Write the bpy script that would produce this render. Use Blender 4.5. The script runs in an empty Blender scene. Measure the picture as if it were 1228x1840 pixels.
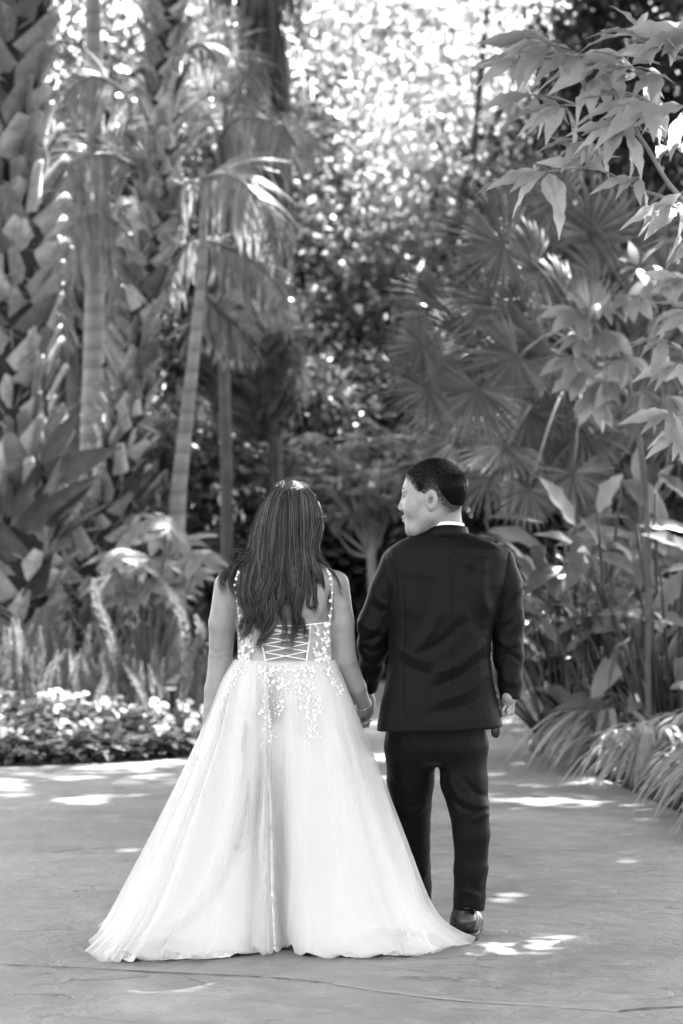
import bpy, math
import numpy as np
from mathutils import Vector
from mathutils.bvhtree import BVHTree

scene = bpy.context.scene
# ---------------------------------------------------------------- camera
F = 4344.0            # focal length in photo pixels (85 mm lens, 1840 px tall frame)
EYE = 1.40; HOR = 1000.0; CX = 614.0; D0 = 8.8
cam = bpy.data.cameras.new('camera'); cam_o = bpy.data.objects.new('camera', cam)
scene.collection.objects.link(cam_o); scene.camera = cam_o
cam_o.location = (0, 0, EYE); cam_o.rotation_euler = (math.radians(90), 0, 0)
cam.lens = 85; cam.sensor_width = 36; cam.sensor_fit = 'AUTO'
cam.shift_y = (HOR - 920) / 1840.0
cam.clip_start = 0.1; cam.clip_end = 400
cam.dof.use_dof = True; cam.dof.focus_distance = 8.72; cam.dof.aperture_fstop = 3.1
# ---------------------------------------------------------------- light
SUN_EL, SUN_AZ = math.radians(58), math.radians(24)      # azimuth measured from +Y (ahead) towards +X (right)
sun_dir = np.array([math.sin(SUN_AZ)*math.cos(SUN_EL), math.cos(SUN_AZ)*math.cos(SUN_EL), math.sin(SUN_EL)])
world = bpy.data.worlds.new('World'); scene.world = world; world.use_nodes = True
wn, wl = world.node_tree.nodes, world.node_tree.links
bg = wn['Background']; sky = wn.new('ShaderNodeTexSky'); sky.sky_type = 'NISHITA'; sky.sun_disc = False
sky.sun_elevation = SUN_EL; sky.sun_rotation = SUN_AZ; sky.air_density = 1.0; sky.dust_density = 2.5
bw = wn.new('ShaderNodeRGBToBW'); wl.new(sky.outputs[0], bw.inputs[0]); wl.new(bw.outputs[0], bg.inputs[0])
bg.inputs[1].default_value = 0.12
sl = bpy.data.lights.new('sun', 'SUN'); sl.energy = 3.6; sl.angle = math.radians(0.7); sl.color = (1, 1, 1)
so = bpy.data.objects.new('sun', sl); scene.collection.objects.link(so); so.location = (6, 12, 20)
so.rotation_euler = Vector(sun_dir).to_track_quat('Z', 'Y').to_euler()
vs = scene.view_settings; vs.view_transform = 'Standard'; vs.look = 'None'; vs.gamma = 1.0; vs.exposure = 3.28
scene.render.engine = 'CYCLES'
cy = scene.cycles
cy.use_denoising = True
try: cy.denoiser = 'OPENIMAGEDENOISE'
except Exception: pass
cy.max_bounces = 7; cy.diffuse_bounces = 6; cy.glossy_bounces = 2; cy.transmission_bounces = 4; cy.transparent_max_bounces = 14
cy.sample_clamp_indirect = 6.0; cy.sample_clamp_direct = 0; cy.caustics_reflective = False; cy.caustics_refractive = False
cy.use_adaptive_sampling = True; cy.adaptive_threshold = 0.015

# ---------------------------------------------------------------- helpers
def W(px, py, Y=D0):
    return np.array([(px - CX) * Y / F, Y, EYE - (py - HOR) * Y / F])
def G(px, py, z=0.0):
    Y = F * (EYE - z) / (py - HOR)
    return np.array([(px - CX) * Y / F, Y, z])

def make_obj(name, V, Q, mat=None, parent=None, smooth=True, T=None, uv=None):
    """one mesh object from arrays: V (n,3), Q (m,4) quads, optional T (k,3) triangles, uv per vertex (n,2)"""
    V = np.asarray(V, np.float32).reshape(-1, 3)
    Q = np.zeros((0, 4), np.int32) if Q is None else np.asarray(Q, np.int32).reshape(-1, 4)
    T = np.zeros((0, 3), np.int32) if T is None else np.asarray(T, np.int32).reshape(-1, 3)
    me = bpy.data.meshes.new(name)
    me.vertices.add(len(V)); me.vertices.foreach_set('co', V.ravel())
    loops = np.concatenate([Q.ravel(), T.ravel()])
    me.loops.add(len(loops)); me.loops.foreach_set('vertex_index', loops)
    tot = np.concatenate([np.full(len(Q), 4), np.full(len(T), 3)]).astype(np.int32)
    st = np.concatenate([[0], np.cumsum(tot)[:-1]]).astype(np.int32)
    me.polygons.add(len(tot)); me.polygons.foreach_set('loop_start', st); me.polygons.foreach_set('loop_total', tot)
    me.polygons.foreach_set('use_smooth', np.full(len(tot), bool(smooth)))
    if uv is not None:
        l = me.uv_layers.new(name='UVMap'); l.data.foreach_set('uv', np.asarray(uv, np.float32)[loops].ravel())
    me.update(calc_edges=True)
    o = bpy.data.objects.new(name, me); scene.collection.objects.link(o)
    if mat: me.materials.append(mat)
    if parent: o.parent = parent
    return o

def tag(o, label=None, cat=None, group=None, kind=None):
    if label: o['label'] = label
    if cat: o['category'] = cat
    if group: o['group'] = group
    if kind: o['kind'] = kind
    return o
def empty(name, loc, label, cat, group=None, rz=0):
    o = bpy.data.objects.new(name, None); scene.collection.objects.link(o)
    o.location = [float(c) for c in loc]; o.rotation_euler = (0, 0, rz); o.empty_display_size = .2
    return tag(o, label, cat, group)
def kids(o): return [c for c in scene.objects if c.parent is o]
def copy_thing(src, kid_list, loc, rz=0, sc=1.0, label=None):
    r = src.copy(); scene.collection.objects.link(r); r.location = [float(c) for c in loc]; r.rotation_euler = (0, 0, rz); r.scale = (sc,)*3
    if label: r['label'] = label
    for c in kid_list:
        d = c.copy(); scene.collection.objects.link(d); d.parent = r
    return r

class Acc:
    """collects arrays for one mesh"""
    def __init__(s): s.V = []; s.Q = []; s.U = []; s.n = 0
    def add(s, V, Q, U=None):
        V = np.asarray(V, float).reshape(-1, 3); s.V.append(V); s.Q.append(np.asarray(Q, int).reshape(-1, 4) + s.n)
        s.U.append(np.zeros((len(V), 2)) if U is None else U); s.n += len(V)
    def build(s, name, mat, parent=None, smooth=True, local=None):
        V = np.concatenate(s.V); 
        if local is not None: V = V - np.asarray(local, float)
        return make_obj(name, V, np.concatenate(s.Q), mat, parent, smooth, uv=np.concatenate(s.U))

def unit(a):
    a = np.asarray(a, float); return a / np.maximum(np.linalg.norm(a, axis=-1, keepdims=True), 1e-9)

def tube(P, R, n=8, closed_ends=True):
    P = np.asarray(P, float); k = len(P); R = np.broadcast_to(np.asarray(R, float), (k,))
    T = unit(np.gradient(P, axis=0)); N = np.zeros_like(P)
    a = np.array([0, 1, 0.]) if abs(T[0][1]) < .9 else np.array([1., 0, 0])
    v = unit(np.cross(T[0], a)); 
    for i in range(k):
        v = unit(v - T[i] * np.dot(v, T[i])); N[i] = v
    B = np.cross(T, N); th = np.arange(n) * 2 * math.pi / n
    V = P[:, None] + R[:, None, None] * (np.cos(th)[None, :, None] * N[:, None] + np.sin(th)[None, :, None] * B[:, None])
    V = V.reshape(-1, 3); i = np.arange(k - 1)[:, None] * n; j = np.arange(n)[None]; j2 = (j + 1) % n
    Q = np.stack([i + j, i + j2, i + n + j2, i + n + j], -1).reshape(-1, 4)
    if closed_ends and n % 2 == 0:
        caps = []
        for b in (0, (k - 1) * n):
            for c in range(n // 2 - 1):
                q = [b + c, b + c + 1, b + n - 2 - c, b + n - 1 - c]
                caps.append(q[::-1] if b == 0 else q)
        Q = np.concatenate([Q, np.array(caps)])
    th_u = np.tile(np.arange(n) / n, k); u_v = np.repeat(np.arange(k) / (k - 1), n)
    return V, Q, np.stack([th_u, u_v], -1)

def catmull(P, m=6):
    P = np.asarray(P, float); 
    if len(P) < 3: return np.array([P[0] + (P[-1] - P[0]) * t for t in np.linspace(0, 1, m + 1)])
    E = np.vstack([2 * P[0] - P[1], P, 2 * P[-1] - P[-2]]); out = []
    for i in range(1, len(E) - 2):
        for t in np.linspace(0, 1, m, endpoint=False):
            a, b, c, d = E[i-1], E[i], E[i+1], E[i+2]
            out.append(.5 * ((2*b) + (-a + c)*t + (2*a - 5*b + 4*c - d)*t*t + (-a + 3*b - 3*c + d)*t**3))
    out.append(P[-1]); return np.array(out)

def leaf_tpl(n=6, width=.34, peak=.42, fold=.10, droop=.18, tip=1.0, serr=0.0, wave=0.0):
    """a leaf of unit length along +y, blade in xy, normal +z: (V, Q, UV)"""
    t = np.linspace(0, 1, n + 1)
    w = np.where(t < peak, np.sin(t / peak * math.pi / 2) ** .8, np.cos((t - peak) / (1 - peak) * math.pi / 2) ** tip) * width / 2
    w = np.maximum(w, .004)
    if serr: w = w * (1 + serr * ((np.arange(n + 1) % 2) * 2 - 1))
    zc = -droop * t ** 2
    V = []; U = []
    for i in range(n + 1):
        wz = fold * w[i] * 2 + wave * math.sin(i * 1.9) * w[i]; wz2 = fold * w[i] * 2 - wave * math.sin(i * 1.9 + .8) * w[i]
        V += [(-w[i], t[i], zc[i] + wz), (0, t[i], zc[i]), (w[i], t[i], zc[i] + wz2)]
        U += [(.5 - w[i] / width, t[i]), (.5, t[i]), (.5 + w[i] / width, t[i])]
    Q = []
    for i in range(n):
        b = i * 3; Q += [(b, b+1, b+4, b+3), (b+1, b+2, b+5, b+4)]
    return np.array(V), np.array(Q), np.array(U)
def strip_tpl(n=4, width=.08, peak=.3, droop=.3, fold=.0):
    t = np.linspace(0, 1, n + 1)
    w = np.where(t < peak, .5 + .5 * t / peak, (1 - (t - peak) / (1 - peak)) ** .8) * width / 2; w = np.maximum(w, .002)
    V = []; U = []
    for i in range(n + 1):
        y = t[i] * (1 - .25 * droop * t[i]); z = -droop * t[i] ** 2
        V += [(-w[i], y, z), (w[i], y, z)]; U += [(.5 - w[i]/width, t[i]), (.5 + w[i]/width, t[i])]
    Q = [(2*i, 2*i+1, 2*i+3, 2*i+2) for i in range(n)]
    return np.array(V), np.array(Q), np.array(U)

def place(tpl, P, d, nrm, S):
    """instances of a template as arrays. d = leaf direction, nrm = approx normal"""
    tv, tq, tu = tpl; P = np.asarray(P, float).reshape(-1, 3); N = len(P)
    d = unit(np.broadcast_to(d, (N, 3))); nrm = np.broadcast_to(nrm, (N, 3))
    z = nrm - d * np.sum(nrm * d, -1, keepdims=True); z = unit(z + 1e-6); x = np.cross(d, z)
    S = np.asarray(S, float)
    if S.ndim == 0: S = np.full(N, float(S))
    if S.ndim == 1: S = np.repeat(S[:, None], 3, 1)
    L = tv[None] * S[:, None, :]
    V = P[:, None] + L[..., 0:1] * x[:, None] + L[..., 1:2] * d[:, None] + L[..., 2:3] * z[:, None]
    Q = (tq[None] + (np.arange(N) * len(tv))[:, None, None])
    return V.reshape(-1, 3), Q.reshape(-1, 4), np.tile(tu, (N, 1))

# ---------------------------------------------------------------- materials (all neutral: the place is seen in black and white)
def mat_new(name):
    m = bpy.data.materials.new(name); m.use_nodes = True
    return m, m.node_tree.nodes, m.node_tree.links, m.node_tree.nodes['Principled BSDF']
def grey(v): return (v, v, v, 1)
def noise(n, l, scale, detail=4, rough=.55, coord='Object', dist=0.0, vec=None):
    t = n.new('ShaderNodeTexNoise'); t.inputs['Scale'].default_value = scale; t.inputs['Detail'].default_value = detail
    t.inputs['Roughness'].default_value = rough; t.inputs['Distortion'].default_value = dist
    if vec is None:
        tc = n.new('ShaderNodeTexCoord'); vec = tc.outputs[coord]
    l.new(vec, t.inputs['Vector']); return t
def ramp(n, l, src, stops):
    r = n.new('ShaderNodeValToRGB'); e = r.color_ramp.elements
    while len(e) > 1: e.remove(e[0])
    e[0].position = stops[0][0]; e[0].color = grey(stops[0][1])
    for p, v in stops[1:]:
        q = e.new(p); q.color = grey(v)
    l.new(src, r.inputs[0]); return r
def bump(n, l, src, strength, dist=.01, prev=None):
    b = n.new('ShaderNodeBump'); b.inputs['Strength'].default_value = strength; b.inputs['Distance'].default_value = dist
    l.new(src, b.inputs['Height'])
    if prev: l.new(prev.outputs[0], b.inputs['Normal'])
    return b
def leaf_mat(name, lo, hi, trans=.35, rough=.38, spec=.5, veins=0):
    m, n, l, p = mat_new(name)
    gi = n.new('ShaderNodeNewGeometry'); r = ramp(n, l, gi.outputs['Random Per Island'], [(0, lo), (.6, (lo + hi) / 2), (1, hi)])
    t = noise(n, l, 9, 3); mul = n.new('ShaderNodeMix'); mul.data_type = 'RGBA'; mul.blend_type = 'MULTIPLY'; mul.inputs[0].default_value = .5
    l.new(r.outputs[0], mul.inputs[6]); rr = ramp(n, l, t.outputs[0], [(.3, .6), (.7, 1.25)]); l.new(rr.outputs[0], mul.inputs[7])
    l.new(mul.outputs[2], p.inputs['Base Color']); p.inputs['Roughness'].default_value = rough; p.inputs['Specular IOR Level'].default_value = spec
    tr = n.new('ShaderNodeBsdfTranslucent'); mx = n.new('ShaderNodeMixShader'); mx.inputs[0].default_value = trans
    br = n.new('ShaderNodeMix'); br.data_type = 'RGBA'; br.blend_type = 'MULTIPLY'; br.inputs[0].default_value = 1.0
    br.inputs[7].default_value = grey(1.9); l.new(mul.outputs[2], br.inputs[6]); l.new(br.outputs[2], tr.inputs[0])
    l.new(p.outputs[0], mx.inputs[1]); l.new(tr.outputs[0], mx.inputs[2]); l.new(mx.outputs[0], n['Material Output'].inputs[0])
    if veins:
        tc = n.new('ShaderNodeUVMap'); sp = n.new('ShaderNodeSeparateXYZ'); l.new(tc.outputs[0], sp.inputs[0])
        a = n.new('ShaderNodeMath'); a.operation = 'SUBTRACT'; l.new(sp.outputs[0], a.inputs[0]); a.inputs[1].default_value = .5
        b = n.new('ShaderNodeMath'); b.operation = 'ABSOLUTE'; l.new(a.outputs[0], b.inputs[0])
        c = n.new('ShaderNodeMath'); c.operation = 'MULTIPLY_ADD'; l.new(b.outputs[0], c.inputs[0]); c.inputs[1].default_value = -.55; l.new(sp.outputs[1], c.inputs[2])
        s = n.new('ShaderNodeMath'); s.operation = 'MULTIPLY'; l.new(c.outputs[0], s.inputs[0]); s.inputs[1].default_value = 2 * math.pi * 9
        q = n.new('ShaderNodeMath'); q.operation = 'SINE'; l.new(s.outputs[0], q.inputs[0])
        rv = ramp(n, l, q.outputs[0], [(.0, .0), (.85, .05), (1, 1)])
        rm = ramp(n, l, b.outputs[0], [(0, 1), (.03, .2), (.05, 0)])
        ad = n.new('ShaderNodeMath'); ad.operation = 'MAXIMUM'; l.new(rv.outputs[0], ad.inputs[0]); l.new(rm.outputs[0], ad.inputs[1])
        bb = bump(n, l, ad.outputs[0], .35, .004); l.new(bb.outputs[0], p.inputs['Normal'])
        li = n.new('ShaderNodeMix'); li.data_type = 'RGBA'; li.blend_type = 'ADD'; l.new(mul.outputs[2], li.inputs[6]); li.inputs[7].default_value = grey(.07)
        l.new(ad.outputs[0], li.inputs[0]); l.new(li.outputs[2], p.inputs['Base Color'])
    return m
def plain_mat(name, lo, hi, scale=6, rough=.8, bmp=.3, bs=30, spec=.3, bd=.01):
    m, n, l, p = mat_new(name)
    t = noise(n, l, scale, 5); r = ramp(n, l, t.outputs[0], [(.25, lo), (.75, hi)]); l.new(r.outputs[0], p.inputs['Base Color'])
    p.inputs['Roughness'].default_value = rough; p.inputs['Specular IOR Level'].default_value = spec
    if bmp:
        t2 = noise(n, l, bs, 6); b = bump(n, l, t2.outputs[0], bmp, bd); l.new(b.outputs[0], p.inputs['Normal'])
    return m

_ONES = ['first', 'second', 'third', 'fourth', 'fifth', 'sixth', 'seventh', 'eighth', 'ninth', 'tenth', 'eleventh', 'twelfth', 'thirteenth', 'fourteenth', 'fifteenth', 'sixteenth', 'seventeenth', 'eighteenth', 'nineteenth']
_CARD = ['', 'one', 'two', 'three', 'four', 'five', 'six', 'seven', 'eight', 'nine']
def ordinal(k):      # 1 -> first
    if k < 20: return _ONES[k - 1]
    t = {2: ('twenty', 'twentieth'), 3: ('thirty', 'thirtieth'), 4: ('forty', 'fortieth'), 5: ('fifty', 'fiftieth'), 6: ('sixty', 'sixtieth')}[k // 10]
    return t[1] if k % 10 == 0 else t[0] + '-' + _ONES[k % 10 - 1]
# ================================================================= SETTING
M = {}
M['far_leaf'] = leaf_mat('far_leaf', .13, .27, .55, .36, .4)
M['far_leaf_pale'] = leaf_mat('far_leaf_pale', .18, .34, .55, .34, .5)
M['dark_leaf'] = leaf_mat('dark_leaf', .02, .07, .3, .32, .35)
M['mid_leaf'] = leaf_mat('mid_leaf', .04, .12, .35, .33, .4)
M['frond'] = leaf_mat('frond', .15, .28, .4, .35, .5)
M['fan'] = leaf_mat('fan', .05, .15, .3, .38, .45)
M['near_leaf'] = leaf_mat('near_leaf', .24, .34, .45, .45, .35, veins=1)
M['big_leaf'] = leaf_mat('big_leaf', .08, .19, .28, .30, .5)
M['strap_leaf'] = leaf_mat('strap_leaf', .18, .34, .3, .35, .5)
M['fern'] = leaf_mat('fern', .16, .30, .35, .5, .3)
M['bedding_leaf'] = leaf_mat('bedding_leaf', .08, .2, .3, .4, .4)
M['petal'] = plain_mat('petal', .75, .85, 40, .6, 0)
M['bark'] = plain_mat('bark', .06, .15, 5, .9, .6, 30)
M['pale_bark'] = plain_mat('pale_bark', .16, .30, 4, .8, .4, 18)
M['boot'] = plain_mat('boot', .12, .42, 5, .75, .5, 40)
def boot_mat():
    m, n, l, p = mat_new('leaf_base'); gi = n.new('ShaderNodeNewGeometry'); r = ramp(n, l, gi.outputs['Random Per Island'], [(0, .11), (.5, .34), (1, .66)])
    t = noise(n, l, 9, 6, .7); rr = ramp(n, l, t.outputs[0], [(.3, .45), (.7, 1.2)]); mu = n.new('ShaderNodeMix'); mu.data_type = 'RGBA'; mu.blend_type = 'MULTIPLY'; mu.inputs[0].default_value = .9
    l.new(r.outputs[0], mu.inputs[6]); l.new(rr.outputs[0], mu.inputs[7]); l.new(mu.outputs[2], p.inputs['Base Color']); p.inputs['Roughness'].default_value = .7
    t2 = noise(n, l, 45, 6, .7); b = bump(n, l, t2.outputs[0], .7, .02); l.new(b.outputs[0], p.inputs['Normal']); return m
M['boot'] = boot_mat()
M['boot_dark'] = plain_mat('boot_dark', .03, .08, 7, .9, .5, 40)
M['fibre'] = plain_mat('fibre', .015, .05, 20, .95, .6, 60)
M['metal_dark'] = plain_mat('metal_dark', .012, .02, 30, .7, .1, 30, .15)
M['lamp_glass'] = plain_mat('lamp_glass', .7, .8, 30, .3, 0)

def ringed_mat():
    m, n, l, p = mat_new('ringed_bark')
    tc = n.new('ShaderNodeTexCoord'); w = n.new('ShaderNodeTexWave'); w.bands_direction = 'Z'; w.inputs['Scale'].default_value = 1.7
    w.inputs['Distortion'].default_value = .6; w.inputs['Detail'].default_value = 2; l.new(tc.outputs['Object'], w.inputs[0])
    r = ramp(n, l, w.outputs['Fac'], [(0, .16), (.08, .24), (1, .28)])
    t = noise(n, l, 5, 5); rr = ramp(n, l, t.outputs[0], [(.3, .6), (.7, 1.1)])
    mu = n.new('ShaderNodeMix'); mu.data_type = 'RGBA'; mu.blend_type = 'MULTIPLY'; mu.inputs[0].default_value = .8
    l.new(r.outputs[0], mu.inputs[6]); l.new(rr.outputs[0], mu.inputs[7]); l.new(mu.outputs[2], p.inputs['Base Color'])
    b = bump(n, l, w.outputs['Fac'], .5, .02); l.new(b.outputs[0], p.inputs['Normal']); p.inputs['Roughness'].default_value = .7
    return m
M['ringed'] = ringed_mat()

def soil_mat():
    m, n, l, p = mat_new('soil')
    t = noise(n, l, 14, 8, .7); v = n.new('ShaderNodeTexVoronoi'); v.inputs['Scale'].default_value = 22
    tc = n.new('ShaderNodeTexCoord'); l.new(tc.outputs['Object'], v.inputs['Vector'])
    r = ramp(n, l, t.outputs[0], [(.3, .025), (.6, .06), (.8, .11)]); l.new(r.outputs[0], p.inputs['Base Color']); p.inputs['Roughness'].default_value = .95
    b = bump(n, l, v.outputs[0], .9, .04); b2 = bump(n, l, t.outputs[0], .6, .03, b); l.new(b2.outputs[0], p.inputs['Normal']); return m

def concrete_mat():
    m, n, l, p = mat_new('stamped_concrete')
    tc = n.new('ShaderNodeTexCoord'); obj = tc.outputs['Object']
    # mottled stain
    t1 = noise(n, l, .9, 6, .6, vec=obj, dist=.6); t2 = noise(n, l, 7, 6, .7, vec=obj, dist=.5); t3 = noise(n, l, 60, 4, .7, vec=obj)
    r1 = ramp(n, l, t1.outputs[0], [(.3, .155), (.5, .22), (.7, .30)])
    r2 = ramp(n, l, t2.outputs[0], [(.3, .72), (.55, 1.0), (.75, 1.22)])
    r3 = ramp(n, l, t3.outputs[0], [(.3, .86), (.7, 1.12)])
    def mul(a, b, f=1.0):
        x = n.new('ShaderNodeMix'); x.data_type = 'RGBA'; x.blend_type = 'MULTIPLY'; x.inputs[0].default_value = f
        l.new(a, x.inputs[6]); l.new(b, x.inputs[7]); return x.outputs[2]
    col = mul(mul(r1.outputs[0], r2.outputs[0]), r3.outputs[0])
    # slate-like stamped ridges: warped voronoi edges and curved chatter lines
    wn_ = noise(n, l, 2.2, 3, .5, vec=obj); vm = n.new('ShaderNodeVectorMath'); vm.operation = 'MULTIPLY_ADD'
    l.new(wn_.outputs[1], vm.inputs[0]); vm.inputs[1].default_value = (.55, .55, 0); l.new(obj, vm.inputs[2])
    wv = n.new('ShaderNodeTexWave'); wv.wave_type = 'RINGS'; wv.inputs['Scale'].default_value = 1.5; wv.inputs['Distortion'].default_value = 14
    wv.inputs['Detail'].default_value = 4; wv.inputs['Detail Scale'].default_value = 1.4; l.new(vm.outputs[0], wv.inputs[0])
    rid = ramp(n, l, wv.outputs['Fac'], [(0, 0), (.05, .9), (.12, 1), (1, 1)])
    mask = noise(n, l, 1.7, 2, .5, vec=obj); rm = ramp(n, l, mask.outputs[0], [(.5, 0), (.66, 1)])
    mk = n.new('ShaderNodeMix'); mk.data_type = 'RGBA'; l.new(rm.outputs[0], mk.inputs[0]); mk.inputs[6].default_value = grey(1); l.new(rid.outputs[0], mk.inputs[7])
    vo = n.new('ShaderNodeTexVoronoi'); vo.feature = 'DISTANCE_TO_EDGE'; vo.inputs['Scale'].default_value = 3.1; l.new(vm.outputs[0], vo.inputs['Vector'])
    rv = ramp(n, l, vo.outputs['Distance'], [(0, 0), (.018, 1), (1, 1)])
    m2 = noise(n, l, 1.1, 2, .5, vec=obj); rm2 = ramp(n, l, m2.outputs[0], [(.6, 0), (.72, 1)])
    mk2 = n.new('ShaderNodeMix'); mk2.data_type = 'RGBA'; l.new(rm2.outputs[0], mk2.inputs[0]); mk2.inputs[6].default_value = grey(1); l.new(rv.outputs[0], mk2.inputs[7])
    cr = mul(mk.outputs[2], mk2.outputs[2])
    dk = n.new('ShaderNodeMix'); dk.data_type = 'RGBA'; dk.blend_type = 'MULTIPLY'; dk.inputs[0].default_value = .5
    l.new(col, dk.inputs[6]); l.new(cr, dk.inputs[7]); l.new(dk.outputs[2], p.inputs['Base Color'])
    b1 = bump(n, l, cr, .6, .008); b2 = bump(n, l, t2.outputs[0], .7, .025, b1); b3 = bump(n, l, t3.outputs[0], .25, .004, b2)
    l.new(b3.outputs[0], p.inputs['Normal'])
    rr = ramp(n, l, t2.outputs[0], [(.3, .42), (.7, .62)]); l.new(rr.outputs[0], p.inputs['Roughness']); p.inputs['Specular IOR Level'].default_value = .5
    return m

rng = np.random.default_rng(7)
# ground sheet
xs = np.linspace(-60, 60, 121); ys = np.linspace(-20, 140, 161)
X, Yg = np.meshgrid(xs, ys); Z = -0.035 + .012 * np.sin(X * 1.7) * np.cos(Yg * 1.3)
V = np.stack([X, Yg, Z], -1).reshape(-1, 3); nx = len(xs)
i = (np.arange(len(ys) - 1)[:, None] * nx + np.arange(nx - 1)[None]).ravel()
tag(make_obj('ground', V, np.stack([i, i + 1, i + nx + 1, i + nx], -1), soil_mat()), kind='structure', label='dark soil under the planting beds')

# path: slab outline from the kerb lines seen in the photo
left = [G(-420, 1392), G(-200, 1387), G(0, 1378), G(120, 1374), G(240, 1368), G(350, 1358), G(430, 1336), G(520, 1300), G(580, 1264), G(615, 1236), G(600, 1214), G(540, 1198), G(430, 1186)]
right = [G(1800, 1640), G(1400, 1520), G(1228, 1462), G(1120, 1415), G(1060, 1386), G(1005, 1350), G(982, 1330), G(988, 1300), G(972, 1278), G(930, 1262), G(860, 1247), G(790, 1232), G(720, 1212), G(660, 1198), G(560, 1184)]
Lc = catmull(left, 5); Rc = catmull(right, 5)
out = np.vstack([[[-6, Lc[0][1], 0]], Lc, Rc[::-1], [[6, Rc[0][1] - .5, 0]], [[6, -3, 0]], [[-6, -3, 0]]])
import bmesh
def slab(name, outline, z0, z1, mat):
    bm = bmesh.new(); top = [bm.verts.new((float(p[0]), float(p[1]), z1)) for p in outline]
    bot = [bm.verts.new((float(p[0]), float(p[1]), z0)) for p in outline]; k = len(top)
    e = [bm.edges.new((top[i], top[(i + 1) % k])) for i in range(k)]
    bmesh.ops.triangle_fill(bm, edges=e, use_beauty=True)
    for i in range(k): bm.faces.new((top[i], top[(i + 1) % k], bot[(i + 1) % k], bot[i]))
    bmesh.ops.recalc_face_normals(bm, faces=bm.faces)
    me = bpy.data.meshes.new(name); bm.to_mesh(me); bm.free(); me.materials.append(mat)
    o = bpy.data.objects.new(name, me); scene.collection.objects.link(o); return o
tag(slab('path', out, -.12, 0, concrete_mat()), kind='structure', label='stamped grey concrete path with faint curved ridges')
# control joint: two thin sealed runs
def ground_line(name, pts, w, mat, z=.003):
    P = catmull([G(*p) for p in pts], 8); rg = np.random.default_rng(3)
    P[:, 1] += rg.normal(0, .0018, len(P)); T = unit(np.gradient(P, axis=0)); S = np.cross(T, [0, 0, 1])
    ww = w * (1 + .4 * rg.normal(size=len(P)))[:, None] / 2
    V = np.vstack([P + S * ww, P - S * ww]); V[:, 2] = z; k = len(P); i = np.arange(k - 1)
    return make_obj(name, V, np.stack([i, i + 1, i + k + 1, i + k], -1), mat)
jm = plain_mat('joint_dark', .05, .12, 60, .9, 0); jl = plain_mat('joint_pale', .30, .42, 60, .8, 0)
tag(ground_line('path_joint', [(-60, 1731), (120, 1739), (330, 1750), (480, 1757), (600, 1768)], .010, jm), kind='structure', label='thin dark joint across the path')
tag(ground_line('path_joint', [(600, 1769), (700, 1784), (830, 1799), (1000, 1810), (1110, 1818)], .011, jl), kind='structure', label='thin pale joint across the path')
tag(ground_line('path_joint', [(1112, 1818), (1150, 1814), (1290, 1806)], .012, jm), kind='structure', label='short dark crack at the path joint')

# ----------------------------------------------------------------- broadleaf trees
q_far = (np.array([(-.28, .35, .05), (0, 0, 0), (.28, .35, .05), (0, 1, -.08)]), np.array([(0, 1, 2, 3)]), np.array([(0, .4), (.5, 0), (1, .4), (.5, 1)], float))
def crown_leaves(rg, centers, rad, nleaf, size, acc, tpl=q_far, keep=None, flat=.7, upb=.6):
    for c in centers:
        k = nleaf; p = c + rg.normal(size=(k, 3)) * rad * np.array([1, 1, flat])
        if keep is not None: p = p[keep(p)]; k = len(p)
        if k == 0: continue
        d = rg.normal(size=(k, 3)); d[:, 2] -= .35; nm = rg.normal(size=(k, 3)) * .7; nm[:, 2] += upb
        acc.add(*place(tpl, p, d, nm, size * rg.uniform(.6, 1.25, k)))
def tree(name, label, base, height, crown_c, crown_r, nclump, nleaf, size, mat, bark='bark', tr=.16, seed=0, clump_r=.42, group=None, hollow=.25, tpl=q_far, keep=None, lean=None, nlimb=9, keepc=None, upright=False):
    rg = np.random.default_rng(seed); base = np.asarray(base, float); cc = np.asarray(crown_c, float); cr = np.asarray(crown_r, float)
    e = empty(name, base, label, 'tree', group)
    u = unit(rg.normal(size=(nclump, 3))) * (hollow + (1 - hollow) * rg.uniform(0, 1, (nclump, 1)) ** .5); C = cc + u * cr
    if keepc is not None: C = C[keepc(C)]
    a = Acc(); crown_leaves(rg, C, clump_r, nleaf, size, a, tpl, keep); a.build('crown', M[mat], e, local=base, smooth=False)
    t = Acc(); top = cc + np.array([0, 0, cr[2] * .5]) if not upright else np.array([base[0] * .9 + cc[0] * .1, base[1] * .8 + cc[1] * .2, cc[2] + .3]); mid = (base + top) / 2 + rg.normal(size=3) * [.25, .15, 0]
    P = catmull([base - [0, 0, .05], base * .7 + mid * .3, mid, top], 6); t.add(*tube(P, np.linspace(tr, tr * .3, len(P)), 10))
    for c in C[rg.choice(len(C), min(nlimb, len(C)), replace=False)]:
        s = P[int(len(P) * (rg.uniform(.8, .98) if upright else rg.uniform(.35, .85)))]; m_ = (s + c) / 2 + [0, 0, .2]
        t.add(*tube(catmull([s, m_, c], 4), np.linspace(tr * .4, tr * .08, 9), 6))
    t.build('trunk', M[bark], e, local=base); return e

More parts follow.
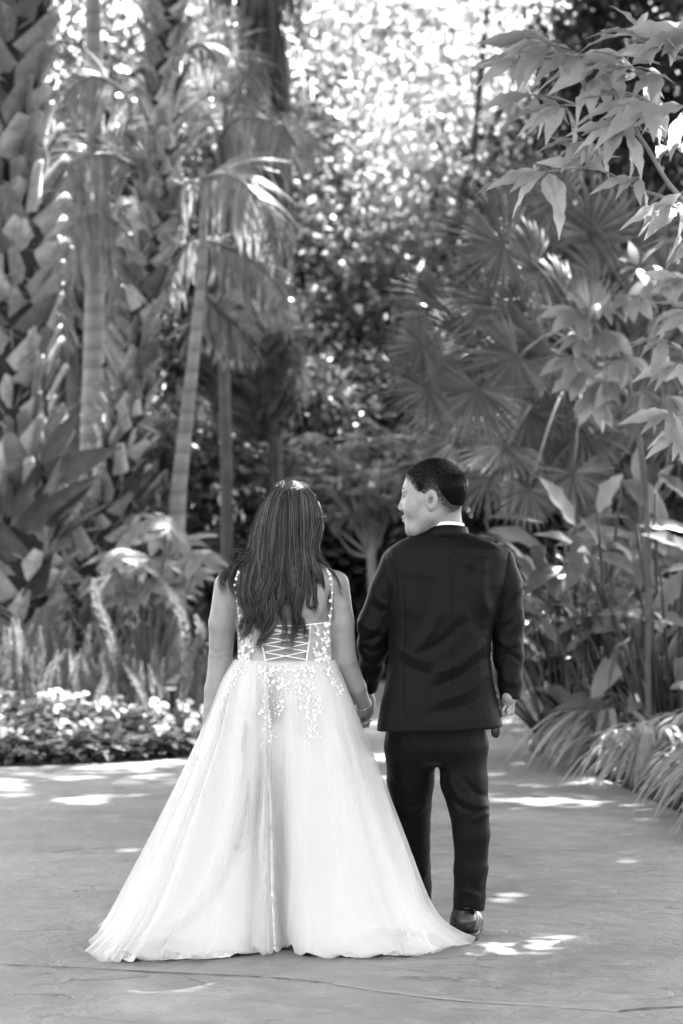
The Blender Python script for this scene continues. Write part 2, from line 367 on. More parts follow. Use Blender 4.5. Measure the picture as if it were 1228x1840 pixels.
GB = 'broadleaf trees closing the view'
far_specs = [ # px x of the trunk, Y, crown centre px y, radius m (x,y,z), clumps, mat, label
 (30, 33, 420, (2.6, 1.8, 4.4), 170, 'mid_leaf', 'bushy tree behind the big rough palm trunk at the left edge'),
 (290, 32, 470, (2.2, 1.8, 3.4), 130, 'mid_leaf', 'leafy tree seen between the two rough palm trunks'),
 (430, 36, 330, (1.9, 1.8, 3.2), 120, 'mid_leaf', 'leafy tree behind the hanging dead palm skirt'),
 (620, 41, 190, (2.5, 2, 4.2), 115, 'far_leaf_pale', 'pale sunlit tree left of the bright gap'),
 (665, 35, 600, (2.2, 1.8, 2.4), 90, 'far_leaf_pale', 'low leafy tree above the space between the two heads'),
 (800, 43, 160, (2.6, 2, 4.4), 135, 'far_leaf_pale', 'airy sunlit tree with a dark slanting stem'),
 (880, 34, 420, (1.9, 1.6, 3.0), 80, 'far_leaf_pale', 'leafy tree behind the fan palm hanging to the left'),
 (580, 36.5, 450, (2.0, 1.8, 2.6), 75, 'far_leaf_pale', 'pale loose-leaved tree above the centre between the palms and the bright gap'),
 (760, 37, 520, (2.0, 1.8, 2.4), 110, 'far_leaf_pale', 'pale loose-leaved tree behind the tips of the fan leaves'),
 (1000, 38, 330, (2.6, 2, 4.4), 120, 'far_leaf', 'dense tree behind the large near leaves'),
 (1190, 33, 420, (2.2, 1.8, 5.2), 260, 'dark_leaf', 'dark dense tree filling the right edge'),
]
def crown_gaps(C):      # openings between the crowns where the sky breaks through
    u = CX + C[:, 0] * F / C[:, 1]; v = HOR - (C[:, 2] - EYE) * F / C[:, 1]; ok = np.ones(len(C), bool)
    for (a_, b_, ra, rb) in [(528, 170, 50, 120), (140, 60, 50, 60), (770, 220, 30, 60)]: ok &= ((u - a_) / ra) ** 2 + ((v - b_) / rb) ** 2 > 1
    return ok
for k, (px, Y, py, r, nc, mt, lb) in enumerate(far_specs):
    b = np.array([(px - CX) * Y / F, Y, -.04]); c = W(px, py, Y)
    tree('broadleaf_tree', lb, b, 9, c, r, nc, 105, .19, mt, seed=20 + k, group=GB, tr=.15 if k != 5 else .09, keepc=crown_gaps)
# slanting dark stems of the airy trees
for (pts, r, lb) in [([(770, 880), (790, 640), (820, 420), (850, 270), (862, 160), (880, -40)], .055, 'slender dark stem slanting up through the bright foliage')]:
    Yt = 33.0; P = [W(a, b, Yt) for a, b in pts]; P = [np.array([P[0][0], Yt, -.04])] + P; P = catmull(P, 5)
    e = empty('slender_tree', P[0], lb, 'tree'); a = Acc(); a.add(*tube(P, np.linspace(r * 1.5, r * .7, len(P)), 8)); a.build('trunk', M['bark'], e, local=P[0])
    rg = np.random.default_rng(5); a = Acc(); crown_leaves(rg, [P[-1] + rg.normal(size=3) * .8 for _ in range(16)], .4, 60, .16, a); a.build('crown', M['far_leaf'], e, local=P[0], smooth=False)

# ----------------------------------------------------------------- understory shrubs
lf_mid = leaf_tpl(3, .36, .45, .12, .2)
def shrub(name, label, base, C, rad, nleaf, size, mat, seed, tpl=lf_mid, group=None, cat='shrub', stems=5, hang=.3):
    rg = np.random.default_rng(seed); base = np.asarray(base, float); e = empty(name, base, label, cat, group); a = Acc()
    for c in C:
        c = np.asarray(c, float); k = nleaf; p = c + rg.normal(size=(k, 3)) * rad * [1, .8, .8]
        d = (p - c) + rg.normal(size=(k, 3)) * rad * .6; d[:, 2] -= hang * rad; nm = rg.normal(size=(k, 3)) * .5 + [0, -.25, 1]
        a.add(*place(tpl, p, d, nm, size * rg.uniform(.55, 1.2, k)))
    a.build('foliage', M[mat], e, local=base)
    t = Acc()
    for i in rg.choice(len(C), min(stems, len(C)), replace=False):
        c = np.asarray(C[i], float); s = base + rg.normal(size=3) * [.12, .1, 0]; m_ = (s + c) / 2 + rg.normal(size=3) * .08
        t.add(*tube(catmull([s, m_, c], 4), np.linspace(.03, .01, 9), 6))
    t.build('stem', M['bark'], e, local=base); return e
rg0 = np.random.default_rng(3)
def blob(px0, px1, py0, py1, Y, n, rg=rg0, dy=.5):
    return [W(rg.uniform(px0, px1), rg.uniform(py0, py1), Y + rg.uniform(-dy, dy)) for _ in range(n)]
ush = [ # px range, py range, Y, clumps, nleaf, size, mat, label
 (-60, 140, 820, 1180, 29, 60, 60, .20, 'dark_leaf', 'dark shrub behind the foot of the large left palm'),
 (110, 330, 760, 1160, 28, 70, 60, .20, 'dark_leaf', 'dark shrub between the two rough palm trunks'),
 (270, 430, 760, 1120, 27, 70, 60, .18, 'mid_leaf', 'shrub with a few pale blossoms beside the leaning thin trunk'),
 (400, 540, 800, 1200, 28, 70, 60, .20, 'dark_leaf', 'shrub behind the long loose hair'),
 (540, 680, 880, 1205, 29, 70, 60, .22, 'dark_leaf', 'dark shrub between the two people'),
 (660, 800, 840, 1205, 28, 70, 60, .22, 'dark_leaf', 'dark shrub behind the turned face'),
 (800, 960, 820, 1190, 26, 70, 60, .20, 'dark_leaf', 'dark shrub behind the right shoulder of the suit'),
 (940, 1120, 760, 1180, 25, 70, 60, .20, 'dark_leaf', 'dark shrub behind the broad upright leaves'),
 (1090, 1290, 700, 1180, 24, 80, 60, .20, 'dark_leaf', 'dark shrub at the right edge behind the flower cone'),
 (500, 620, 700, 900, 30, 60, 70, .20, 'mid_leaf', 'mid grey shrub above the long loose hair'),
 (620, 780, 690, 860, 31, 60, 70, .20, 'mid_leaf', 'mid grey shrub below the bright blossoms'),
]
for k, (a0, a1, b0, b1, Y, n, nl, sz, mt, lb) in enumerate(ush):
    C = blob(a0, a1, b0, b1, Y, n); b = np.array([((a0 + a1) / 2 - CX) * Y / F, Y, -.04])
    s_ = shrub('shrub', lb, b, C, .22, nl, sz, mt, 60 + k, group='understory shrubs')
    if k == 2:
        rgb = np.random.default_rng(8); a = Acc()
        for c in blob(385, 450, 870, 935, Y - 1.0, 16, rgb, .1): a.add(*place(lf_mid, c + rgb.normal(size=(5, 3)) * .03, rgb.normal(size=(5, 3)), rgb.normal(size=(5, 3)), .07))
        a.build('blossoms', M['petal'], s_, local=b)

# whorled shrub in the centre (finger-leaf clusters) with thin pale trunks
fing = leaf_tpl(4, .26, .55, .10, .25)
def whorl(acc, c, r, rg, n=9, up=(0, -.35, 1), tpl=fing, spread=.25, hang=.25):
    c = np.asarray(c, float); up = unit(up); a = unit(np.cross(up, [0.3, 1, 0.1])); b = np.cross(up, a)
    th = np.arange(n) * 2 * math.pi / n + rg.uniform(0, 6) + rg.normal(size=n) * .12
    d = np.cos(th)[:, None] * a + np.sin(th)[:, None] * b + up * spread; d[:, 2] -= hang
    acc.add(*place(tpl, np.repeat(c[None], n, 0), d, np.repeat(up[None], n, 0) + d * .1, r * rg.uniform(.75, 1.15, n)))
wc = [(672, 890), (600, 830), (560, 850), (640, 800), (700, 795), (735, 790), (610, 880), (680, 850), (570, 800), (655, 930), (700, 910), (590, 930), (540, 830), (720, 860), (640, 860), (520, 880), (760, 830)]
rgw = np.random.default_rng(12); b = np.array([(668 - CX) * 25 / F, 25., -.04]); e = empty('whorled_shrub', b, 'shrub with finger-like leaf whorls and thin pale stems between the two heads', 'shrub'); a = Acc(); t = Acc()
for (px, py) in wc:
    c = W(px, py, 25 + rgw.uniform(-.5, .5)); whorl(a, c, .30, rgw, 10, (rgw.normal() * .25, -.5, 1)); whorl(a, c + [0, 0, .1], .2, rgw, 7, (rgw.normal() * .3, -.4, 1))
    t.add(*tube(catmull([W(668, 1000, 25), W((px + 668) / 2, py + 60, 25), c], 4), np.linspace(.02, .008, 9), 6))
P = catmull([b, W(672, 1100, 25), W(668, 1000, 25), W(668, 900, 25)], 5); t.add(*tube(P, np.linspace(.06, .04, len(P)), 8))
a.build('foliage', M['mid_leaf'], e, local=b); t.build('stem', M['pale_bark'], e, local=b)
# shrub with broad leaf clusters at the foot of the leaning palm
rgw = np.random.default_rng(13); b = np.array([(270 - CX) * 20.5 / F, 20.5, -.04]); e = empty('broad_leaf_shrub', b, 'pale broad-leaved shrub in front of the leaning rough palm foot', 'shrub'); a = Acc(); t = Acc()
for (px, py) in [(235, 960), (280, 965), (330, 975), (205, 1000), (250, 1010), (300, 1010), (345, 1035), (225, 1040), (270, 1050), (190, 1045), (320, 1060), (300, 940), (240, 1075), (360, 1000), (290, 1085)]:
    c = W(px, py, 20.5 + rgw.uniform(-.4, .4)); whorl(a, c, .26, rgw, 9, (rgw.normal() * .3, -.5, 1), leaf_tpl(4, .42, .5, .1, .3)); t.add(*tube(catmull([b, (b + c) / 2 + [0, 0, .1], c], 4), np.linspace(.02, .008, 9), 6))
a.build('foliage', M['fern'], e, local=b); t.build('stem', M['bark'], e, local=b)

# raised planting bed on the left: soil slopes up from the path edge
EL = np.array(Lc); ELo = EL[np.argsort(EL[:, 0])]
def bedz(x, y):
    if x > -.05: return -.03
    d = y - np.interp(x, ELo[:, 0], ELo[:, 1]); d2 = (-.2 - x) * .8
    return -.03 + .34 * float(np.clip(min(d, d2) / 3.2, 0, 1)) ** 1.0
xs = np.linspace(-12, -.05, 70); V = []; ns = 40
for x in xs:
    y0 = np.interp(x, ELo[:, 0], ELo[:, 1])
    for k in range(ns):
        y = y0 + .015 + (k / (ns - 1)) ** 1.5 * 16; V.append((x, y, bedz(x, y) + .02 + rg0.normal() * .008 if k else -.10))
i = (np.arange(len(xs) - 1)[:, None] * ns + np.arange(ns - 1)[None]).ravel()
tag(make_obj('planting_bed', V, np.stack([i, i + ns, i + ns + 1, i + 1], -1), bpy.data.materials['soil']), kind='structure', label='raised dark soil of the left planting bed')
def GB_(px, Y):
    x = (px - CX) * Y / F; return np.array([x, Y, bedz(x, Y) - .01])
# ================================================================= PALMS
def boots(acc, P, R, rg, per=8, step=.12, L=.40, Wd=.19, flare=.5, tilt=.75, upto=1.0):
    """criss-crossed leaf bases around a trunk axis P with radii R"""
    seg = np.linalg.norm(np.diff(P, axis=0), axis=1); s = np.concatenate([[0], np.cumsum(seg)]); total = s[-1] * upto
    tv = []; n = 5; tt = np.linspace(0, 1, n + 1)
    for t_ in tt:      # a curved plank with a thick rim
        w = .5 * (1 - .62 * t_ ** 1.1); z = .10 * t_ + .34 * flare * t_ ** 2.2
        tv += [(-w * .9, t_, z - .05), (-w, t_, z + .02), (0, t_, z + .09), (w, t_, z + .02), (w * .9, t_, z - .05)]
    tv = np.array(tv); tq = [(i * 5 + j, i * 5 + j + 1, i * 5 + 6 + j, i * 5 + 5 + j) for i in range(n) for j in range(4)]
    tq += [(n*5, n*5+1, n*5+2, n*5+3)]; tq += [(n*5, n*5+3, n*5+4, n*5+4-0)] if False else []
    tpl = (tv, np.array(tq), np.zeros((len(tv), 2)))
    z = .02; k = 0
    while z < total:
        p = np.array([np.interp(z, s, P[:, i]) for i in range(3)]); r = np.interp(z, s, R); ax = unit(np.array([np.interp(min(z + .1, s[-1]), s, P[:, i]) for i in range(3)]) - np.array([np.interp(max(z - .1, 0), s, P[:, i]) for i in range(3)]))
        m = per; th = (np.arange(m) + .5 * (k % 2)) * 2 * math.pi / m + rg.normal(size=m) * .12 + k * .11
        outw = np.stack([np.cos(th), np.sin(th), 0 * th], -1); tang = np.stack([-np.sin(th), np.cos(th), 0 * th], -1)
        sg = np.where((np.arange(m) + k) % 2 == 0, 1, -1)[:, None] * rg.uniform(.55, 1.15, (m, 1))
        d = ax + tang * tilt * sg + outw * (.25 + flare * .3 * rg.uniform(.3, 1.4, (m, 1)))
        nm = outw + rg.normal(size=(m, 3)) * .18; Ls = L * rg.uniform(.6, 1.2, m); Ws = Wd * rg.uniform(.75, 1.15, m)
        acc.add(*place(tpl, p + outw * r * .92, d, nm, np.stack([Ws, Ls, Ls * .8], -1))); z += step * rg.uniform(.85, 1.15); k += 1

def pinnate(px_pts, Y, nl, leaf_len, rg, droop=.8, wid=.035, dY=None, face=(0, -1, .2), taper=True, hang=.55):
    """a feather frond: rachis through the given photo points at depth Y(+dY); returns an Acc of rachis and leaflets"""
    nl = int(nl * .85); k = len(px_pts); dY = dY or [0] * k
    P = catmull([W(a, b, Y + d) for (a, b), d in zip(px_pts, dY)], 10); a = Acc(); a.add(*tube(P, np.linspace(.022, .005, len(P)), 6))
    T = unit(np.gradient(P, axis=0)); s = np.linspace(0, len(P) - 1.001, nl); i0 = s.astype(int); f = (s - i0)[:, None]
    p = P[i0] * (1 - f) + P[np.minimum(i0 + 1, len(P) - 1)] * f; t = T[i0]; u = np.linspace(0, 1, nl)
    up = unit(face); side = unit(np.cross(t, up)); prof = (np.sin(np.clip(u * 1.02 + .12, 0, 1) * math.pi) ** .5 * .75 + .25) if taper else np.ones(nl)
    tpl = strip_tpl(5, wid / leaf_len * 1.0, .3, droop)
    for sg in (-1, 1):
        d = side * sg + t * .55 + rg.normal(size=(nl, 3)) * .07; d[:, 2] -= hang * rg.uniform(.5, 1.4, nl)
        nm = np.repeat(np.array([[0, 0, 1.]]), nl, 0) + up * .6 + rg.normal(size=(nl, 3)) * .15
        a.add(*place(tpl, p, d, nm, leaf_len * prof * rg.uniform(.88, 1.1, nl)))
    return a

rgp = np.random.default_rng(40)
# ---- two shaggy trunks in front
def rough_palm(label, pts, Y, radii_px, seed, upto=1.0, **kw):
    P = catmull([W(a, b, Y) for a, b in pts], 8); R = np.interp(np.linspace(0, 1, len(P)), np.linspace(0, 1, len(radii_px)), np.array(radii_px) * Y / F)
    base = P[0].copy(); e = empty('rough_palm', base, label, 'palm tree'); rg = np.random.default_rng(seed)
    a = Acc(); a.add(*tube(P, R * .93, 16)); a.build('trunk', M['fibre'], e, local=base)
    a = Acc(); boots(a, P, R * .9, rg, upto=upto, **kw); a.build('leaf_bases', M['boot'], e, local=base)
    a = Acc(); n = 1500; zz = rg.uniform(0, 1, n); i0 = (zz * (len(P) - 1.01)).astype(int); th = rg.uniform(0, 6.283, n); o_ = np.stack([np.cos(th), np.sin(th), 0 * th], -1)
    a.add(*place(strip_tpl(3, .05, .3, .3), P[i0] + o_ * (R[i0] * 1.0)[:, None] + rg.normal(size=(n, 3)) * .03, o_ * rg.uniform(.2, .9, (n, 1)) + rg.normal(size=(n, 3)) * .5 + [0, 0, .2], o_, rg.uniform(.1, .34, n)))
    a.build('torn_fibre', M['boot'], e, local=base); return e, P, R
Yp = 21.5
zb = G(0, 1316)[1]
p1, P1, R1 = rough_palm('massive palm trunk covered in criss-cross leaf bases at the left edge', [(30, 1322), (22, 1150), (20, 1020), (18, 700), (14, 300), (8, -60), (5, -300)], Yp, [84, 80, 78, 74, 70, 68, 66], 41, per=8, step=.155, L=.42, Wd=.27, flare=.30, tilt=.62)
p2, P2, R2 = rough_palm('slimmer palm trunk with criss-cross leaf bases leaning to the right', [(150, 1300), (160, 1100), (185, 950), (228, 740), (262, 520), (285, 300), (305, 0), (315, -250)], 22.5, [56, 56, 48, 34, 28, 26, 25, 25], 42, per=6, step=.13, L=.29, Wd=.18, flare=.30, tilt=.6)
# flared lower leaf bases
for (palm, P, R, z0, z1, n, L, sd) in [(p1, P1, R1, .9, 2.2, 26, .7, 1), (p2, P2, R2, .8, 1.9, 22, .55, 2)]:
    rg = np.random.default_rng(90 + sd); a = Acc(); th = rg.uniform(0, 2 * math.pi, n); zz = rg.uniform(z0, z1, n)
    pc = np.stack([np.interp(zz, P[:, 2], P[:, j]) for j in range(3)], -1); o_ = np.stack([np.cos(th), np.sin(th), 0 * th], -1)
    d = o_ * rg.uniform(.5, 1.1, (n, 1)) + [0, 0, .9] + rg.normal(size=(n, 3)) * .2
    a.add(*place(leaf_tpl(5, .34, .2, .25, -.25, 1.0), pc + o_ * np.interp(zz, P[:, 2], R)[:, None] * .9, d, o_ + [0, 0, .2], L * rg.uniform(.7, 1.2, n)))
    a.build('split_leaf_bases', M['boot'], palm, local=np.array(palm.location))
# ---- smooth ringed king palms
def king_palm(label, pts, Y, rpx, fronds=(), mat='ringed', frmat='frond', grp=None):
    P = catmull([np.array([W(pts[0][0], pts[0][1], Y)[0], Y, -.05])] + [W(a, b, Y) for a, b in pts], 8)
    R = np.interp(np.linspace(0, 1, len(P)), np.linspace(0, 1, len(rpx)), np.array(rpx) * Y / F)
    e = empty('king_palm', P[0], label, 'palm tree', grp); a = Acc(); a.add(*tube(P, R, 14)); a.build('trunk', M[mat], e, local=P[0])
    for (pp, nl, ll, dY, dr, hg) in fronds:
        f = pinnate(pp, Y, nl, ll, rgp, dr * .6, .046, dY, hang=hg * .9); f.build('frond', M[frmat], e, local=P[0])
    return e
king_palm('straight ringed palm trunk with arching fronds between the two rough palms', [(162, 1080), (163, 850), (170, 600), (171, 380), (169, 180), (167, -80)], 24.0, [24, 22, 20, 19, 16, 15, 14],
  [([(232, 292), (190, 276), (140, 290), (100, 345)], 46, .95, [0, -.2, -.5, -.6], .9, .8),
   ([(240, 190), (205, 150), (160, 140), (118, 175), (100, 250)], 44, .55, [0, -.2, -.4, -.5, -.5], .7, .8),
   ([(215, 400), (170, 385), (125, 410), (98, 470)], 40, .75, [0, -.3, -.6, -.7], .9, 1.0),
   ([(180, 300), (215, 230), (262, 215), (300, 240)], 34, .55, [0, .2, .3, .5], .6, .7),
   ([(190, 420), (220, 370), (250, 375), (275, 420)], 30, .55, [0, .2, .4, .5], .6, .8),
   ([(172, 20), (120, -10), (60, 10), (10, 60)], 34, .6, [0, .4, .8, 1.0], .6, .8),
   ([(175, 20), (230, -20), (270, 0), (300, 50)], 30, .5, [0, .4, .8, 1.0], .6, .8)])
king_palm('slim pale palm leaning left behind the long hair with a bright arching frond', [(318, 950), (330, 800), (347, 650), (362, 500), (366, 380), (362, 300)], 22.0, [16, 15, 12, 10, 7, 6],
  [([(362, 322), (400, 312), (440, 330), (480, 380), (497, 470)], 56, .62, [0, -.3, -.6, -.8, -.9], .8, .9),
   ([(366, 430), (400, 440), (450, 465), (500, 520), (520, 600)], 50, .6, [0, .2, .3, .3, .3], .8, .9),
   ([(358, 520), (395, 560), (430, 590), (460, 650)], 40, .55, [0, .2, .4, .5], .8, .9),
   ([(362, 330), (330, 330), (300, 380), (285, 450)], 34, .55, [0, .3, .5, .6], .8, .9),
   ([(366, 420), (335, 440), (310, 500), (300, 560)], 34, .5, [0, .4, .6, .7], .8, .9)])
king_palm('palm crown with pale arching fronds in front of the hanging dark skirt', [(408, 900), (402, 600), (398, 260)], 25.0, [12, 11, 10, 9],
  [([(395, 250), (420, 215), (465, 212), (500, 240), (512, 285)], 50, .6, [0, -.3, -.6, -.8, -.9], .8, .9),
   ([(398, 250), (370, 200), (345, 190), (325, 210)], 30, .5, [0, .3, .5, .6], .6, .8),
   ([(400, 270), (450, 300), (520, 240), (575, 250), (640, 290)], 46, .5, [0, .3, .4, .5, .5], .6, .8),
   ([(335, 90), (360, 78), (385, 95), (396, 130)], 26, .42, [-2, -2.1, -2.2, -2.2], .7, 1.0),
   ([(400, 250), (430, 150), (400, 60), (350, 10)], 44, .6, [0, .2, .3, .3], .6, .7),
   ([(400, 250), (410, 180), (450, 130), (480, 110)], 40, .6, [0, .2, .3, .3], .6, .7)], mat='bark')
for (pts, r, lb) in [([(128, 900), (132, 700), (120, 560), (122, 300)], 13, 'thick dark palm stem left of the ringed trunk'), ([(98, 900), (104, 640), (100, 400)], 10, 'thin dark palm stem touching the massive trunk'),
                     ([(198, 800), (196, 620), (205, 440)], 7, 'thin dark palm stem right of the ringed trunk')]:
    king_palm(lb, pts, 24.5, [r * 1.2, r * 1.1, r, r * .9, r * .8], [([(pts[-1][0], pts[-1][1]), (pts[-1][0] - 20, pts[-1][1] - 60), (pts[-1][0] - 60, pts[-1][1] - 40), (pts[-1][0] - 90, pts[-1][1] + 40)], 26, .5, [0, .1, .2, .3], .7, .9),
       ([(pts[-1][0], pts[-1][1]), (pts[-1][0] + 10, pts[-1][1] + 60), (pts[-1][0] + 12, pts[-1][1] + 160), (pts[-1][0] + 6, pts[-1][1] + 260)], 40, .45, [0, -.2, -.3, -.3], .4, 1.2)], mat='bark')
# ---- tall palm wearing a skirt of dead leaves (top centre)
Ys = 27.0; P = catmull([np.array([W(500, 900, Ys)[0], Ys, -.05]), W(496, 800, Ys), W(498, 500, Ys), W(490, 250, Ys), W(480, 60, Ys), W(455, -120, Ys)], 8)
e = empty('skirted_palm', P[0], 'tall palm with a dark hanging skirt of dead leaves', 'palm tree'); a = Acc(); a.add(*tube(P, np.interp(np.linspace(0, 1, len(P)), [0, .45, .6, 1], [.07, .08, .15, .17]), 12)); a.build('trunk', M['bark'], e, local=P[0])
rg = np.random.default_rng(50); n = 900; zz = rg.uniform(EYE - (350 - HOR) * Ys / F, EYE - (-160 - HOR) * Ys / F, n); pc = np.stack([np.interp(zz, P[:, 2], P[:, j]) for j in range(3)], -1)
th = rg.uniform(0, 2 * math.pi, n); o_ = np.stack([np.cos(th), np.sin(th), 0 * th], -1); a = Acc()
a.add(*place(strip_tpl(4, .09, .4, .15), pc + o_ * .14, o_ * rg.uniform(.05, .34, (n, 1)) + [0, 0, -1] + rg.normal(size=(n, 3)) * .06, o_, rg.uniform(.5, 1.1, n))); a.build('dead_leaf_skirt', M['mid_leaf'], e, local=P[0])
a = pinnate([(470, 40), (430, -40), (380, -20), (340, 60)], Ys, 40, .6, rgp, .7, .05); a.build('frond', M['frond'], e, local=P[0])
a = pinnate([(470, -40), (500, -60), (540, -20), (560, 60)], Ys, 40, .6, rgp, .7, .05); a.build('frond', M['frond'], e, local=P[0])
# ---- squat dark palm head with old boots (left of centre)
Yd = 26.0; P = catmull([np.array([W(492, 900, Yd)[0], Yd, -.05]), W(494, 850, Yd), W(492, 800, Yd), W(470, 770, Yd), W(440, 690, Yd), W(438, 620, Yd)], 6)
e = empty('stubby_palm', P[0], 'short dark palm with a shaggy round head left of centre', 'palm tree'); R = np.interp(np.linspace(0, 1, len(P)), [0, .5, .65, .85, 1], [.05, .06, .30, .36, .22])
a = Acc(); a.add(*tube(P, R * .8, 14)); a.build('trunk', M['boot_dark'], e, local=P[0]); a = Acc(); k0 = int(len(P) * .55); boots(a, P[k0:], R[k0:], np.random.default_rng(51), per=10, step=.10, L=.34, Wd=.16, flare=.9); a.build('leaf_bases', M['boot_dark'], e, local=P[0])
for pp in ([(440, 620), (470, 560), (520, 580), (545, 660)], [(440, 620), (400, 560), (350, 580), (335, 650)], [(440, 620), (450, 540), (440, 480), (400, 440)], [(440, 620), (500, 600), (530, 660), (535, 740)], [(440, 620), (420, 640), (390, 700), (380, 760)]):
    pinnate(pp, Yd, 40, .55, rgp, .7, .05).build('frond', M['frond'], e, local=P[0])

# ---- fan palms on the right
def fan(px, py, Y, rpx, ang, span=235, nseg=34, tip=.25, rg=rgp, tx=.0, split=.5):
    """a pleated fan leaf: hub at the photo point, ang = direction of its middle in the picture plane (deg), tip = lean of its axis towards the camera"""
    c = W(px, py, Y); r = rpx * Y / F; a0 = math.radians(ang); ax = np.array([math.cos(a0), -tip, math.sin(a0)]); ax = unit(ax)
    nm = unit(np.array([tx, -1, .35])); nm = unit(nm - ax * np.dot(nm, ax)); sd = np.cross(ax, nm)
    th = np.radians(np.linspace(-span / 2, span / 2, nseg)) + rg.normal(size=nseg) * .03
    d = np.cos(th)[:, None] * ax + np.sin(th)[:, None] * sd + nm * .10 * np.abs(np.sin(th))[:, None]; d[:, 2] -= .05
    L = r * (.80 + .2 * np.cos(th * .6)) * rg.uniform(.86, 1.08, nseg); w = 2 * math.pi * (span / 360) / nseg * .44
    t = np.array([0, .12, .5, .72, 1.0]); ww = np.array([.12, .22, .62 * .9, .45, .03]) * w * 1.0; z = np.array([0, 0, -.01, -.05, -.22]) * rg.uniform(.7, 1.3)
    V = []; Q = []
    for i in range(5): V += [(-ww[i], t[i], z[i] - .25 * ww[i]), (0, t[i], z[i] + .25 * ww[i]), (ww[i], t[i], z[i] - .25 * ww[i])]
    for i in range(4): b = i * 3; Q += [(b, b+1, b+4, b+3), (b+1, b+2, b+5, b+4)]
    return c, place((np.array(V), np.array(Q), np.zeros((15, 2))), np.repeat(c[None], nseg, 0), d, np.repeat(nm[None], nseg, 0), L)
fanpalms = [
 ('fan palm with many hanging pleated leaves behind the right shoulder of the suit', (1060, 660), 19.0, [
  (800, 655, 115, -140), (905, 440, 140, 168), (912, 702, 105, -95), (905, 800, 95, -120), (975, 785, 95, -92), (1045, 775, 100, -78), (975, 615, 115, 200),
  (800, 560, 110, 190), (850, 620, 120, 205), (850, 745, 110, -125), (770, 700, 95, 200), (860, 700, 120, -110), (1010, 540, 110, 170), (880, 540, 120, 185),
  (960, 480, 110, 160), (1010, 700, 105, -100), (930, 640, 120, -130), (1040, 640, 100, -70), (820, 790, 90, -130), (950, 880, 80, -110), (760, 620, 85, 195), (880, 860, 85, -120), (830, 700, 95, -150), (940, 560, 100, 175), (1030, 850, 85, -90), (900, 600, 95, 190), (800, 740, 85, -145), (1060, 560, 95, 160), (1000, 640, 90, -125), (950, 740, 90, -100)]),
 ('upper fan palm with spread upright leaves under the near branches', (1150, 560), 20.5, [
  (1000, 430, 130, 120), (1060, 420, 120, 80), (1130, 430, 130, 60), (1080, 500, 120, 140), (1150, 740, 105, -80), (1100, 650, 110, 200), (1200, 500, 120, 40), (1180, 640, 110, -20), (1090, 720, 110, -110), (1000, 360, 110, 140), (940, 350, 90, 150), (1210, 760, 100, -100)]),
]
for k, (lb, (hx, hy), Y, fs) in enumerate(fanpalms):
    h = W(hx, hy, Y); b = np.array([h[0], Y, -.05]); e = empty('fan_palm', b, lb, 'palm tree', 'fan palms on the right')
    a = Acc(); P = catmull([b, (b + h) / 2 + [.05, 0, 0], h], 6); a.add(*tube(P, np.linspace(.14, .11, len(P)), 10)); boots(a, P, np.linspace(.12, .10, len(P)), np.random.default_rng(5), per=7, step=.12, L=.22, Wd=.12); a.build('trunk', M['bark'], e, local=b)
    for (px, py, r, an) in fs:
        Yf = Y - rgp.uniform(0, 1.4) if k == 0 else Y + rgp.uniform(-.5, .9); c, (V_, Q_, U_) = fan(px, py, Yf, r, an + rgp.normal() * 6, tip=rgp.uniform(.05, .6), tx=rgp.normal() * .35)
        a = Acc(); a.add(V_, Q_, U_); m_ = (h + c) / 2 + [0, 0, .22]; a.add(*tube(catmull([h, m_, c], 5), np.linspace(.016, .009, 11), 6)); a.build('fan_leaf', M['fan'], e, local=b)

# ================================================================= LEFT BED
# foxtail ferns
def plume(h, rg, lean, r=.055):
    """one bottle-brush plume standing on the origin"""
    P = catmull([(0, 0, 0), (lean[0] * .35, lean[1] * .35, h * .5), (lean[0], lean[1], h * (.97 - .3 * np.hypot(*lean)))], 8); a = Acc(); a.add(*tube(P, np.linspace(.008, .003, len(P)), 4))
    n = 560; s = rg.uniform(.08, 1, n); idx = s * (len(P) - 1.001); i0 = idx.astype(int); f = (idx - i0)[:, None]; p = P[i0] * (1 - f) + P[i0 + 1] * f; T = unit(np.gradient(P, axis=0))[i0]
    th = rg.uniform(0, 2 * math.pi, n); sd = unit(np.cross(T, [0.2, .9, .1])); o_ = np.cos(th)[:, None] * sd + np.sin(th)[:, None] * np.cross(T, sd)
    L = r * np.sin(np.clip(s * .95 + .1, 0, 1) * math.pi * .92 + .12) ** .6 * rg.uniform(.8, 1.2, n)
    a.add(*place(strip_tpl(1, .26, .3, 0), p, o_ + T * .9, T, L * 1.5)); return a
rgf = np.random.default_rng(77); protos = []
plume_meshes = []
for i in range(7):
    a = plume(1.0, rgf, (rgf.normal() * .18, rgf.normal() * .12)); o = a.build('plume', M['fern']); plume_meshes.append(o.data); bpy.data.objects.remove(o)
def fern(px, py_base, hs, label, n=12, spread=.28, lean=.35):
    b = GB_(px, 19.6 + (1262 - py_base) * .07); e = empty('foxtail_fern', b, label, 'fern', 'foxtail ferns in the left bed')
    for i in range(n):
        o = bpy.data.objects.new('plume', plume_meshes[rgf.integers(7)]); scene.collection.objects.link(o); o.parent = e
        u = rgf.normal(size=2) * spread * .6; h = hs * rgf.uniform(.6, 1.1); o.location = (u[0], u[1], 0)
        o.rotation_euler = (-u[1] * lean * 3 + rgf.normal() * .1, u[0] * lean * 3 + rgf.normal() * .12, rgf.uniform(0, 6)); o.scale = (h * 1.25, h * 1.25, h)
